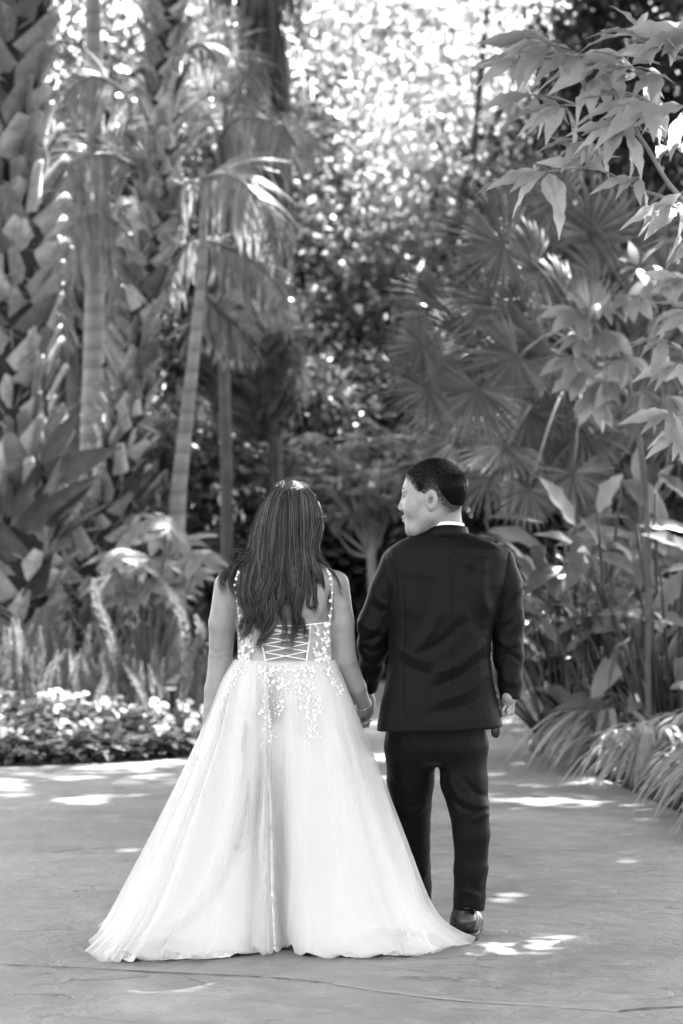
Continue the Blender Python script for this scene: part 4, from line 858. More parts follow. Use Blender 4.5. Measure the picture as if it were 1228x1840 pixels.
def stroke(V, N, pts, w, amp, side=-1, Ymax=None):
    """push the surface along its normal near a line drawn on the side facing -Y (a crease, seam or fold of the cloth)"""
    u, v = img(V); P = catmull([(a, b, 0) for a, b in pts], 8)[:, :2]; d = np.full(len(V), 1e9); tt = np.zeros(len(V)); m = N[:, 1] < .15
    if Ymax is not None: m &= V[:, 1] < Ymax
    for i in range(len(P) - 1):
        a = P[i]; ba = P[i+1] - a; L = max(ba @ ba, 1e-9); t = np.clip(((u - a[0]) * ba[0] + (v - a[1]) * ba[1]) / L, 0, 1); e = np.hypot(u - a[0] - t * ba[0], v - a[1] - t * ba[1])
        g = e < d; d[g] = e[g]; tt[g] = (i + t[g]) / (len(P) - 1)
    end = np.clip(np.minimum(tt, 1 - tt) * 5 + .0, 0, 1) ** .7 if abs(amp) > .0025 else 1.0; amp = amp * (FOLD if abs(amp) > .0029 else 1)
    return V + N * (amp * np.exp(-(d / w) ** 2) * end * m)[:, None]

# ----------------------------------------------------------------- materials for the people
def skin_mat(name, lo, hi):
    m, n, l, p = mat_new(name); t = noise(n, l, 25, 5); r = ramp(n, l, t.outputs[0], [(.3, lo), (.7, hi)]); l.new(r.outputs[0], p.inputs['Base Color'])
    p.inputs['Roughness'].default_value = .48; p.inputs['Specular IOR Level'].default_value = .4
    p.inputs['Subsurface Weight'].default_value = .12; p.inputs['Subsurface Radius'].default_value = (.01, .01, .01); p.inputs['Subsurface Scale'].default_value = .5
    t2 = noise(n, l, 350, 3); b = bump(n, l, t2.outputs[0], .12, .001); l.new(b.outputs[0], p.inputs['Normal']); return m
M['skin'] = skin_mat('skin', .22, .28); M['skin_tan'] = skin_mat('skin_tan', .23, .30)
def cloth_mat(name, v, rough=.8, sheen=.3, weave=900, bmp=.25):
    m, n, l, p = mat_new(name); tc = n.new('ShaderNodeTexCoord'); w1 = n.new('ShaderNodeTexWave'); w1.bands_direction = 'DIAGONAL'; w1.inputs['Scale'].default_value = weave; l.new(tc.outputs['Object'], w1.inputs[0])
    t = noise(n, l, 60, 5); r = ramp(n, l, t.outputs[0], [(.3, v * .8), (.7, v * 1.25)]); l.new(r.outputs[0], p.inputs['Base Color']); p.inputs['Roughness'].default_value = rough
    p.inputs['Specular IOR Level'].default_value = .12; p.inputs['Sheen Weight'].default_value = sheen; p.inputs['Sheen Roughness'].default_value = .4
    t2 = noise(n, l, 500, 3); b = bump(n, l, t2.outputs[0], bmp, .001); l.new(b.outputs[0], p.inputs['Normal']); return m
M['suit'] = cloth_mat('suit', .0034, .54, .02); M['suit_dark'] = cloth_mat('suit_dark', .004, .8, .02)
M['shirt'] = plain_mat('shirt', .78, .84, 30, .7, 0)
M['shoe'] = plain_mat('shoe_leather', .008, .014, 30, .22, .05, 80, .5); M['sole'] = plain_mat('shoe_sole', .015, .03, 50, .5, .1, 100)
def hair_mat(name, lo, hi, rough=.3, spec=.35):
    m, n, l, p = mat_new(name); gi = n.new('ShaderNodeNewGeometry'); r = ramp(n, l, gi.outputs['Random Per Island'], [(0, lo), (.6, lo + (hi - lo) * .15), (1, hi)])
    l.new(r.outputs[0], p.inputs['Base Color']); p.inputs['Roughness'].default_value = rough; p.inputs['Specular IOR Level'].default_value = spec; return m
M['hair_long'] = hair_mat('hair_long', .003, .17, .27); M['hair_short'] = hair_mat('hair_short', .002, .03, .42, .3); M['hair_base'] = hair_mat('hair_base', .003, .003, .8, .05)
M['silver'], _n, _l, _p = mat_new('silver'); _p.inputs['Metallic'].default_value = 1; _p.inputs['Base Color'].default_value = grey(.8); _p.inputs['Roughness'].default_value = .2
M['gown_lining'] = cloth_mat('gown_lining', .80, .6, .2, 900, .1)
def tulle_mat(name, alpha, v=.82):
    """fine net: partly see-through, closing up where it is seen edge-on as real net does"""
    m, n, l, p = mat_new(name); p.inputs['Base Color'].default_value = grey(v); p.inputs['Roughness'].default_value = .75; p.inputs['Specular IOR Level'].default_value = .2
    tr = n.new('ShaderNodeBsdfTransparent'); tl = n.new('ShaderNodeBsdfTranslucent'); tl.inputs[0].default_value = grey(v)
    m1 = n.new('ShaderNodeMixShader'); m1.inputs[0].default_value = .35; l.new(p.outputs[0], m1.inputs[1]); l.new(tl.outputs[0], m1.inputs[2])
    lw = n.new('ShaderNodeLayerWeight'); lw.inputs[0].default_value = .35; r = ramp(n, l, lw.outputs['Facing'], [(0, alpha), (.6, min(1, alpha * 1.5)), (1, min(1, alpha * 2.6))])
    m2 = n.new('ShaderNodeMixShader'); l.new(r.outputs[0], m2.inputs[0]); l.new(tr.outputs[0], m2.inputs[1]); l.new(m1.outputs[0], m2.inputs[2]); l.new(m2.outputs[0], n['Material Output'].inputs[0]); return m
M['tulle'] = tulle_mat('tulle', .30); M['tulle_dense'] = tulle_mat('tulle_dense', .55); M['tulle_sheer'] = tulle_mat('tulle_sheer', .30)
M['lace'] = plain_mat('lace', .8, .88, 60, .35, 0, 30, .5)

def rotz(a): c, s = math.cos(a), math.sin(a); return np.array([[c, -s, 0], [s, c, 0], [0, 0, 1.]])
# ================================================================= PERSON IN THE DARK SUIT
g0 = np.array([.38, 8.85, 0.]); groom = empty('person', g0, 'person in a dark suit standing with their back turned, head turned left, short dark hair', 'person')
def Wl(px, py, Y=8.8): return W(px, py, Y)
# ---- head, built facing -Y in its own frame then turned to look left and slightly away
HC = Wl(777, 893, 8.79)                    # centre of the skull
YAW = math.radians(-79)                    # face direction: +Y turned towards -X
def head_local(p):                         # p local: x right of the person, y forward (face), z up; metres
    cr = ell(p, (0, -.012, .020), (.079, .098, .092)); cr = smin(cr, ell(p, (0, .022, -.018), (.069, .078, .088)), .03)
    jaw = chain(p, [(-.052, .0, -.062), (-.030, .055, -.104), (.030, .055, -.104), (.052, .0, -.062)], [.024, .022, .022, .024], .02)
    d = smin(cr, jaw, .03); d = smin(d, ell(p, (0, .058, -.085), (.038, .030, .040)), .02)
    d = smin(d, ell(p, (0, .068, -.114), (.022, .018, .017)), .018); d = smin(d, ell(p, (0, .052, .044), (.056, .037, .036)), .02)                         # chin
    for s in (-1, 1): d = smin(d, ell(p, (s * .044, .060, -.040), (.028, .026, .030)), .018)  # cheeks
    d = smin(d, ell(p, (0, .082, .022), (.052, .014, .014)), .014)                          # brow
    for s in (-1, 1): d = smax(d, -ell(p, (s * .031, .096, .000), (.018, .012, .011)), .008)
    for s in (-1, 1): d = smin(d, ell(p, (s * .031, .077, .000), (.014, .012, .010)), .003)   # eyes
    for s in (-1, 1): d = smin(d, cap(p, (s * .018, .089, .004), (s * .043, .081, .005), .0032, .003), .003)
    d = smin(d, chain(p, [(0, .086, .012), (0, .098, -.018), (0, .106, -.034)], [.008, .008, .0095], .008), .008)   # nose
    for s in (-1, 1): d = smin(d, ell(p, (s * .014, .098, -.040), (.009, .011, .008)), .005)
    d = smin(d, ell(p, (0, .092, -.067), (.023, .011, .0065)), .004); d = smin(d, ell(p, (0, .090, -.078), (.020, .011, .007)), .004)
    d = smax(d, -ell(p, (0, .105, -.0722), (.028, .010, .0016)), .002)
    for s in (-1, 1):                                                                           # ears
        q = p.copy(); q[:, 0] = q[:, 0] * s; c = np.array([.083, -.012, -.012]); a = -.35; R = np.array([[math.cos(a), math.sin(a), 0], [-math.sin(a), math.cos(a), 0], [0, 0, 1.]])
        e = ell(q, c, (.0135, .021, .035), R); e = smax(e, -ell(q, c + [.0140, .006, .003], (.0125, .0135, .025), R), .003)
        e = smin(e, ell(q, c + [-.003, .006, -.022], (.007, .010, .012), R), .006); e = smin(e, ell(q, c + [.000, .012, -.004], (.005, .004, .008)), .003); d = smin(d, e, .005); d = smax(d, -ell(q, c + [.006, .004, -.001], (.016, .0085, .012), R), .003)
    return d
Rg = rotz(-YAW) ; S_HEAD = 1.10
def to_local(p, c, yaw, s): # world -> head frame
    q = (p - c) / s; cy_, sy_ = math.cos(yaw), math.sin(yaw)     # forward axis = (sin, cos)
    fwd = np.array([math.sin(yaw), math.cos(yaw), 0]); rt = np.array([math.cos(yaw), -math.sin(yaw), 0])
    return np.stack([q @ rt, q @ fwd, q[:, 2]], -1).astype(np.float32)
def from_local(q, c, yaw, s):
    fwd = np.array([math.sin(yaw), math.cos(yaw), 0]); rt = np.array([math.cos(yaw), -math.sin(yaw), 0])
    return c + s * (q[:, 0:1] * rt + q[:, 1:2] * fwd + q[:, 2:3] * np.array([0, 0, 1.]))

def hand(p, wrist, fdir, palm_n, thumb, curl, s=1.0, k=.006, spread=.10):
    """hand with palm, four fingers and thumb. fdir = fingers' direction, palm_n = where the palm faces, thumb = side of the thumb"""
    f = unit(fdir); n_ = unit(np.asarray(palm_n, float) - f * np.dot(palm_n, f)); t = unit(np.asarray(thumb, float) - f * np.dot(thumb, f) - n_ * np.dot(thumb, n_)); w = np.asarray(wrist, float)
    P = lambda a, b, c: w + s * (a * f + b * t + c * n_)
    d = chain(p, [P(-.01, 0, 0), P(.035, .0, 0), P(.075, 0, 0)], [.024 * s, .026 * s, .02 * s], .01); d = smin(d, chain(p, [P(.03, .020, .0), P(.085, .024, 0)], [.016 * s, .013 * s], .01), .012); d = smin(d, chain(p, [P(.03, -.020, 0), P(.078, -.026, 0)], [.015 * s, .012 * s], .01), .012)
    for i, (b, l, r) in enumerate([(.029, .072, .0092), (.010, .080, .0095), (-.010, .075, .009), (-.028, .058, .0078)]):
        a0 = .084 - .004 * abs(i - 1); pts = [P(a0 - .01, b, 0)]; ang = 0; q = np.array([a0, b, 0.])
        for j, (fr, c_) in enumerate([(.45, curl[0]), (.30, curl[1]), (.25, curl[2])]):
            ang += c_ * (1 + .08 * i); q = q + l * fr * np.array([math.cos(ang), (1.5 - i) * spread * .3, math.sin(ang)]); pts.append(P(*q))
        d = smin(d, chain(p, pts, [r * s, r * s, r * .92 * s, r * .75 * s], .003), k * .5)
    tp = [P(.015, .020, .006), P(.045, .044, .014), P(.068, .046, .030), P(.084, .036, .042)]
    return smin(d, chain(p, tp, [.014 * s, .011 * s, .010 * s, .008 * s], .006), .008)

GH = [Wl(903, 1010, 8.83), Wl(914, 1120, 8.85), Wl(915, 1185, 8.83), Wl(915, 1252, 8.79)]     # right arm joints
GL_ = [Wl(706, 1012, 8.83), Wl(674, 1125, 8.86), Wl(672, 1165, 8.88), Wl(662, 1228, 8.96)]     # left arm, reaching to the held hand
WR = GH[3] + [-.002, .012, .012]; WL_ = Wl(660, 1243, 8.99)
def groom_body(p):
    d = head_local(to_local(p, HC, YAW, S_HEAD)) * S_HEAD
    nk = chain(p, [Wl(800, 915, 8.81), Wl(797, 950, 8.82), Wl(797, 985, 8.84)], [.058, .063, .07], .03); nk = smin(nk, chain(p, [Wl(768, 935, 8.80), Wl(780, 965, 8.83)], [.045, .05], .03), .03); d = smin(d, nk, .025)
    # tendon from behind the ear
    d = smin(d, cap(p, Wl(782, 915, 8.735), Wl(774, 958, 8.775), .011, .008), .018)
    d = smin(d, loft(p, [.75, .95, 1.1, 1.3, 1.42], [.36] * 5, [.14, .13, .14, .17, .09], [8.85] * 5, [.09, .085, .09, .09, .05], top=1.43, bot=.74, k=.03), .04)
    d = smin(d, chain(p, GH[:4], [.04, .035, .033, .028], .02), .03); d = smin(d, chain(p, GL_[:4], [.04, .035, .033, .028], .02), .03)
    d = smin(d, chain(p, LR, [.06, .04, .026], .03), .03); d = smin(d, chain(p, LL, [.06, .04, .026], .03), .03)
    return d
LR = [Wl(830, 1330, 8.86), Wl(848, 1490, 8.84), Wl(844, 1640, 8.84)]; LL = [Wl(742, 1330, 8.88), Wl(746, 1480, 9.02), Wl(752, 1610, 9.16)]
def groom_right_hand(p): return hand(p, WR, (-.05, .15, -1), (-.55, -.5, 0), (-.5, .9, -.1), (1.1, 1.35, .8), .86)
def groom_left_hand(p): return hand(p, WL_, (-.12, -.25, -1), (-.3, -1, 0), (-1, .2, 0), (.25, .55, .35), 1.0)
def gb(p): 
    d = groom_body(p); a = groom_right_hand(p); b = groom_left_hand(p); return smin(smin(d, a, .01), b, .01)
def refine_union(parts, h):
    """evaluate a body on a coarse grid but hands and head on fine grids would split it; one fine grid keeps it continuous"""
Vb, Qb = surface_net(gb, (-.02, 8.55, .05), (.80, 9.32, 1.80), .0038)
Vb = relax(Vb, Qb, 1, .35)
bo = make_obj('body', Vb - g0, Qb, M['skin_tan'], groom)
# finer head skin: shrink-fit the head vertices by re-projecting on the implicit surface is not needed at this size
# ---- hair: cap over the skull plus short combed strands
def hair_line(q):   # q local; signed height above the hair boundary (>0 means hair grows)
    x, y, z = np.abs(q[:, 0]), q[:, 1], q[:, 2]
    zb = np.interp(y, [-.12, -.07, -.040, -.022, -.005, .008, .018, .032, .040, .055, .08, .12], [-.078, -.068, -.030, .012, .024, .010, -.022, -.018, .022, .052, .066, .072]); return z - zb
def hair_cap(p):
    q = to_local(p, HC, YAW, S_HEAD); th = .0055 + .0095 * np.clip((q[:, 2] - .01) / .07, 0, 1) + .004 * np.clip((q[:, 1] - .04) / .05, 0, 1) * np.clip((q[:, 2] - .05) / .03, 0, 1)
    cr = np.minimum(ell(q, (0, -.012, .020), (.079, .098, .092)), ell(q, (0, .022, -.018), (.069, .078, .088)) + .001) - th
    return smax(cr, -(hair_line(q) - np.interp(q[:, 1], [.02, .05], [.040, .006])), .012) * S_HEAD
Vh, Qh = surface_net(hair_cap, HC - [.14, .15, .12], HC + [.14, .15, .15], .004); Vh = relax(Vh, Qh, 1, .4)
rgh = np.random.default_rng(5); N_ = 42000; u = unit(rgh.normal(size=(N_, 3))); q = np.array([0, -.012, .020]) + u * np.array([.079, .098, .092]); hl = hair_line(q)
keep = (hl > -.004) & ((hl > .05) | (rgh.uniform(size=N_) < .25 + 1.0 * np.clip(hl / .035, 0, 1))); q = q[keep]; u = u[keep]; hl = hl[keep]; 
th = .004 + .013 * np.clip((q[:, 2] - .01) / .07, 0, 1); comb = np.stack([-u[:, 0] * .2 + .25, np.full(len(u), .75), -.25 * np.ones(len(u))], -1); wz = np.clip((.075 - q[:, 2]) / .06, 0, 1)[:, None]; comb = comb * (1 - wz) + np.array([0, -.3, -1.]) * wz
L = np.interp(q[:, 2], [-.04, .0, .04, .085], [.003, .005, .010, .024]) * rgh.uniform(.7, 1.2, len(q)); tw = comb - u * np.sum(comb * u, -1, keepdims=True) + u * .22 + rgh.normal(size=q.shape) * .16
P0 = q + u * (th * .8)[:, None]; Pw = from_local(P0, HC, YAW, S_HEAD); dw = from_local(unit(tw), np.zeros(3), YAW, 1.0); nw = from_local(u, np.zeros(3), YAW, 1.0)
make_obj('hair_underlayer', Vh - g0, Qh, M['hair_base'], groom); a = Acc(); a.add(*place(strip_tpl(2, .07, .4, .3), Pw, dw, nw, np.stack([np.full(len(L), .020), L, L], -1))); a.build('hair', M['hair_short'], groom, local=g0)
# eyebrow and eye dark line
a = Acc(); 
for s in (-1, 1):
    pts = from_local(np.array([[s * .018, .0955, .024], [s * .032, .094, .029], [s * .048, .083, .025]]), HC, YAW, S_HEAD); a.add(*tube(catmull(pts, 4), .0042, 6))
    pts = from_local(np.array([[s * .019, .0895, .002], [s * .031, .0915, .003], [s * .044, .083, .001]]), HC, YAW, S_HEAD); a.add(*tube(catmull(pts, 4), .0019, 6))
a.build('eyebrows', M['hair_short'], groom, local=g0)
# ---- jacket
def zpx(py): return EYE - (py - HOR) * D0 / F
jt = [(952, 766, 826, .055), (962, 744, 850, .07), (974, 716, 884, .090), (986, 698, 908, .105), (1004, 690, 916, .115), (1050, 692, 910, .130), (1100, 697, 892, .138), (1130, 700, 884, .138), (1180, 699, 880, .134), (1220, 693, 886, .136), (1260, 685, 895, .140), (1300, 679, 903, .143), (1330, 676, 907, .145)]
jz = np.array([zpx(r[0]) for r in jt])[::-1]; jcx = np.array([((r[1] + r[2]) / 2 - CX) * D0 / F for r in jt])[::-1]; ja = np.array([(r[2] - r[1]) / 2 * D0 / F for r in jt])[::-1]; jb = np.array([r[3] for r in jt])[::-1]
SR = ([Wl(899, 1008, 8.81), Wl(908, 1050, 8.82), Wl(912, 1115, 8.83), Wl(914, 1180, 8.83), Wl(917, 1225, 8.81), Wl(917.5, 1249, 8.80)], [.055, .062, .060, .053, .043, .038])
SL = ([Wl(709, 1012, 8.81), Wl(696, 1060, 8.82), Wl(674, 1122, 8.84), Wl(671, 1160, 8.87), Wl(667, 1200, 8.92), Wl(663, 1232, 8.97)], [.052, .060, .062, .056, .043, .034])
def jacket(p):
    d = loft(p, jz, jcx, ja, np.full(len(jz), 8.80), jb, e=2.35)
    d = smin(d, chain(p, [Wl(714, 1008, 8.81), Wl(756, 986, 8.80)], [.043, .045], .02), .02)
    d = smin(d, chain(p, [Wl(892, 1004, 8.81), Wl(848, 986, 8.80)], [.043, .045], .02), .02)
    for pts, rs in (SR, SL): d = smin(d, chain(p, pts, rs, .02), .010)
    # cut the cuffs and the hem
    hem = EYE - (1309 - HOR) * D0 / F + (p[:, 0] - .38) * .035; body = np.abs(p[:, 0] - .365) < .30
    d = np.where(p[:, 2] < .9, smax(d, np.where((p[:, 0] < .62) & (p[:, 0] > .10), hem - p[:, 2], -1), .004), d)
    d = smax(d, -cap(p, SR[0][5] + [0, 0, -.014], SR[0][5] + [0.001, -.002, -.12], .05, .05) if False else d, 1e-4)
    cz = EYE - (1256 - HOR) * D0 / F; d = np.where(p[:, 0] > .588, smax(d, cz - p[:, 2] + (p[:, 0] - .615) * -.1, .004), d)
    # neck opening
    return smax(d, -cap(p, Wl(797, 925, 8.815), Wl(797, 968, 8.83), .072, .066), .006)
Vj, Qj = surface_net(jacket, (.02, 8.60, .72), (.72, 9.06, 1.55), .0037); Vj = relax(Vj, Qj, 3, .5)
Nj = vnormals(Vj, Qj)
J = lambda *a, **k: globals().__setitem__('Vj', stroke(Vj, Nj, *a, **k))
# soft cloth noise and long folds
Vj = Vj + Nj * (.0014 * vnoise(Vj, 22, 1) + .0008 * vnoise(Vj, 55, 2))[:, None]
for pts, w, am in [([(748, 990), (742, 1060), (732, 1110)], 12, .005), ([(775, 1010), (770, 1090), (745, 1150)], 11, -.005), ([(800, 1080), (770, 1140), (735, 1180)], 9, .005), ([(870, 1000), (866, 1060), (880, 1110)], 10, .006), ([(850, 1010), (846, 1080), (860, 1140)], 12, -.005),
                   ([(842, 1110), (800, 1150), (760, 1175)], 9, -.005), ([(872, 1150), (830, 1190), (770, 1215)], 9, .006), ([(876, 1178), (830, 1215), (770, 1240)], 8, -.005), ([(880, 1200), (840, 1240), (780, 1262)], 9, .005), ([(885, 1240), (840, 1270), (760, 1285)], 10, -.004), ([(704, 1150), (740, 1180), (790, 1190)], 8, .004),
                   ([(706, 1180), (745, 1205), (790, 1212)], 8, -.004), ([(790, 985), (835, 1010), (890, 1020)], 10, .003), ([(720, 1030), (760, 1030), (800, 1040)], 10, .003)]: J(pts, w, am)
for pts, w, am in [([(646, 1112), (662, 1128), (682, 1132)], 5, .005), ([(644, 1135), (660, 1150), (688, 1140)], 5, -.005), ([(700, 1120), (682, 1150), (660, 1162)], 5, .004), ([(668, 1050), (680, 1078), (706, 1090)], 6, .004), ([(665, 1085), (680, 1098), (694, 1098)], 5, -.004),
                   ([(648, 1160), (668, 1172), (690, 1168)], 5, -.004), ([(650, 1180), (668, 1192), (686, 1186)], 6, .004), ([(936, 1050), (915, 1078), (900, 1110)], 7, .004), ([(938, 1098), (920, 1120), (892, 1132)], 6, -.004), ([(890, 1140), (912, 1160), (936, 1150)], 6, .0045), ([(893, 1185), (915, 1176), (938, 1190)], 5, -.004), ([(898, 1205), (915, 1225), (930, 1222)], 6, .0035)]: J(pts, w, am)
# seams: centre back, side panels, armholes, collar edge
J([(800, 972), (812, 1050), (816, 1150), (812, 1240), (815, 1316)], 1.7, -.0034); J([(722, 1045), (727, 1130), (724, 1220), (727, 1316)], 1.6, -.0030); J([(868, 1045), (864, 1130), (870, 1220), (880, 1300)], 1.3, -.0012)
J([(699, 992), (706, 1020), (712, 1060), (706, 1110)], 2.0, -.0034); J([(914, 988), (913, 1020), (906, 1060), (892, 1100)], 2.0, -.0034); J([(683, 1300), (727, 1305), (815, 1308), (900, 1284)], 1.2, -.0006)
jo = make_obj('jacket', Vj - g0, Qj, M['suit'], groom)
# jacket collar band and white shirt collar: rings around the neck
def collar(name, zf, r0, thick, H, mat, parent, flare=.0, y0=8.815, lift=.02, cx0=797):
    th = np.linspace(0, 2 * math.pi, 49)[:-1]; c = Wl(cx0, 950, y0); V = []
    for (dr, dz) in [(0, 0), (flare * .5, H * .5), (flare * .9, H * .95), (flare * .9 - thick * .5, H), (flare * .8 - thick, H * .95), (-thick, 0)]:
        r = r0 + dr; x = c[0] + r * 1.02 * np.cos(th); y = c[1] + r * .95 * np.sin(th); z = zf + dz - .012 * np.cos(th) * 0 + lift * (-np.sin(th)) * 0 - .030 * np.clip(np.sin(th), 0, 1) - .011 * np.clip(-np.cos(th), 0, 1) ** 2 + .004 * np.cos(th) - .010 * np.abs(np.cos(th)) ** 2; V.append(np.stack([x, y, z], -1))
    k = len(V); V = np.concatenate(V); i = np.arange(k)[:, None] * 48; j = np.arange(48)[None]; i2 = ((np.arange(k) + 1) % k)[:, None] * 48
    Q = np.stack([i + j, i + (j + 1) % 48, i2 + (j + 1) % 48, i2 + j], -1).reshape(-1, 4); return make_obj(name, V - g0, Q, mat, parent)
collar('jacket_collar', zpx(966), .098, .012, .046, M['suit'], jo, -.014, 8.812)
jo_c = collar('shirt_collar', zpx(957), .080, .004, .040, M['shirt'], groom, -.006, 8.812)
# cuff buttons
for k, (px, py) in enumerate([(933, 1226), (933, 1234), (933, 1242)]):
    V_, Q_ = lathe([(.001, .003), (.004, .0035), (.0055, .002), (.0055, 0), (.001, 0)], 12); R_ = np.array([[0, 0, 1.], [0, 1, 0], [-1, 0, 0]]); make_obj('cuff_button', V_ @ R_.T + W(px + 1, py, 8.79) - g0, Q_, M['suit_dark'], jo)
# white shirt glimpsed between jacket and arm
a = Acc(); P = catmull([Wl(886, 1172, 8.90), Wl(889, 1190, 8.89), Wl(891, 1208, 8.88)], 4); a.add(*tube(P, [.006, .008, .009, .009, .009, .008, .007, .006, .004], 8)); a.build('shirt_front', M['shirt'], groom, local=g0)
# ---- trousers
def trousers(p):
    pel = loft(p, [zpx(1390), zpx(1350), zpx(1310), zpx(1270)], [(785 - CX) * D0 / F] * 4, [.12, .165, .185, .183], [8.86] * 4, [.115, .13, .13, .12], e=2.4, top=zpx(1275), bot=zpx(1372), k=.07)
    r = chain(p, [Wl(831, 1345, 8.85), Wl(834, 1400, 8.84), Wl(843, 1450, 8.83), Wl(848, 1500, 8.83), Wl(846, 1560, 8.835), Wl(843, 1610, 8.84), Wl(842, 1636, 8.84)], [.096, .086, .073, .066, .062, .058, .058], .012)
    l_ = chain(p, [Wl(739, 1345, 8.88), Wl(738, 1400, 8.93), Wl(738, 1450, 8.98), Wl(741, 1520, 9.04), Wl(746, 1590, 9.12), Wl(750, 1628, 9.16)], [.098, .086, .077, .068, .060, .056], .012)
    d = smin(smin(pel, r, .03), l_, .03)
    return smax(d, np.where(p[:, 0] > .36, zpx(1640) - p[:, 2] + .022 * np.exp(-((p[:, 0] - .46) / .03) ** 2) * (p[:, 1] < 8.84), zpx(1652) - p[:, 2]), .006)
Vt, Qt = surface_net(trousers, (.08, 8.66, .02), (.60, 9.30, .90), .0055); Vt = relax(Vt, Qt, 3, .5); Nt = vnormals(Vt, Qt); Vt = Vt + Nt * (.0013 * vnoise(Vt, 26, 4) + .0008 * vnoise(Vt, 60, 5))[:, None]
for pts, w, am in [([(795, 1385), (820, 1425), (850, 1445), (880, 1448)], 6, .005), ([(830, 1395), (855, 1425), (878, 1432)], 6, -.004), ([(806, 1430), (830, 1452), (850, 1456)], 5, -.005), ([(880, 1462), (862, 1466), (850, 1478)], 5, .005), ([(876, 1550), (862, 1575), (858, 1600)], 7, .004),
                   ([(818, 1610), (836, 1602), (864, 1612)], 6, .005), ([(700, 1380), (735, 1420), (752, 1440)], 8, .004), ([(712, 1475), (735, 1470), (770, 1440)], 7, .005), ([(768, 1560), (755, 1590), (765, 1620)], 6, .004), ([(790, 1372), (800, 1400), (815, 1440)], 7, -.004),
                   ([(735, 1320), (742, 1420), (745, 1520), (752, 1630)], 1.6, .0022), ([(842, 1320), (846, 1420), (850, 1520), (846, 1632)], 1.6, .0022), ([(786, 1312), (787, 1345), (787, 1368)], 2.0, -.003)]: Vt = stroke(Vt, Nt, pts, w, am)
make_obj('trousers', Vt - g0, Qt, M['suit'], groom)
# ---- shoes
def shoe(hx, hy, yaw, nm_):
    c = np.array([hx, hy, 0.]); e = rotz(yaw)
    def up(p):
        q = ((p - c) @ e).astype(np.float32); d = chain(q, [(0, .0, .062), (0, .06, .055), (.004, .14, .045), (.006, .205, .036)], [.048, .048, .046, .036], .03); d = smin(d, chain(q, [(0, .0, .075), (0, .012, .105)], [.045, .041], .02), .02)
        d = smax(d, .026 - q[:, 2], .003); d = smax(d, q[:, 2] - (.130 - q[:, 1] * .16), .006); return smax(d, -cap(q, (0, .008, .10), (0, .012, .16), .033, .036), .004)
    V_, Q_ = surface_net(up, c - [.16, .12, .0], c + [.16, .34, .14], .004); up_o = make_obj(nm_, relax(V_, Q_, 1, .5) - g0, Q_, M['shoe'], groom)
    def so_(p):
        q = ((p - c) @ e).astype(np.float32); o = np.minimum(np.minimum(cap(q * [1, 1, 0], (0, .0, 0), (0, .06, 0), .050, .050), cap(q * [1, 1, 0], (0, .06, 0), (.006, .15, 0), .043, .047)), cap(q * [1, 1, 0], (.006, .15, 0), (.006, .205, 0), .047, .037)) + .003 * (q[:, 1] > .052) - .005
        lo_ = np.where(q[:, 1] < .052, .0, .014 + 0 * q[:, 1]); return smax(smax(o, q[:, 2] - .029, .002), lo_ - q[:, 2], .002)
    V_, Q_ = surface_net(so_, c - [.16, .12, .01], c + [.16, .34, .04], .004); make_obj('sole', V_ - g0, Q_, M['sole'], up_o)
shoe(Wl(833, 1650, 8.83)[0], 8.828, math.radians(-10), 'shoe'); shoe(Wl(750, 1650, 9.17)[0], 9.17, math.radians(4), 'shoe')
# sunglasses hanging below the hem
b = W(891, 1313, 8.79); e = empty('sunglasses', b, 'dark sunglasses dangling just below the right hem of the suit jacket', 'sunglasses')
th = np.linspace(0, 2 * math.pi, 25)[:-1]; lens = np.stack([.0125 * np.sign(np.cos(th)) * np.abs(np.cos(th)) ** .7, .0 * th, .024 * np.sign(np.sin(th)) * np.abs(np.sin(th)) ** .7], -1)
for dy in (0.0, .028):
    a = Acc(); P = np.vstack([lens, lens[:1]]) + [0, dy, 0]; a.add(*tube(P, .0022, 6, False)); fr = a.build('lens_frame', M['metal_dark'], e)
    V_ = np.vstack([lens * .95 + [0, dy - .001, 0], lens * .6 + [0, dy - .0035, 0], lens * .95 + [0, dy + .001, 0], lens * .6 + [0, dy - .0015, 0], [[0, dy - .004, 0]], [[0, dy - .002, 0]]]); j = np.arange(24); j2 = (j + 1) % 24
    make_obj('lens', V_, np.stack([j, j2, j2 + 24, j + 24], -1), M['shoe'], fr, T=np.concatenate([np.stack([j + 24, j2 + 24, 0 * j + 96], -1), np.stack([j + 72, j2 + 72, 0 * j + 97], -1)]))
a = Acc(); a.add(*tube([(0, 0, .024), (0, .014, .03), (0, .028, .024)], .002, 6)); a.add(*tube([(.010, 0, .012), (.014, .05, .03), (.012, .10, .04)], .0022, 6)); a.build('temple', M['metal_dark'], e)
# ================================================================= PERSON IN THE WHITE GOWN
b0 = np.array([-.20, 8.82, 0.]); bride = empty('person', b0, 'person in a white tulle gown with laced back and long wavy dark hair', 'person')
BHC = Wl(537, 930, 8.82); BYAW = math.radians(38)
BA = [Wl(408, 1052, 8.82), Wl(399, 1120, 8.82), Wl(396, 1190, 8.84), Wl(386, 1240, 8.82), Wl(378, 1290, 8.80)]
BB = [Wl(606, 1050, 8.82), Wl(614, 1120, 8.82), Wl(620, 1185, 8.83), Wl(641, 1235, 8.86), Wl(655, 1268, 8.90)]
bt = [(1000, 480, 548, .055), (1012, 455, 575, .062), (1022, 428, 596, .075), (1032, 410, 608, .085), (1050, 408, 608, .100), (1075, 416, 602, .108), (1100, 424, 597, .112), (1120, 427, 594, .110), (1150, 430, 592, .105), (1185, 430, 594, .108), (1215, 420, 604, .120), (1260, 405, 620, .14), (1330, 405, 620, .14)]
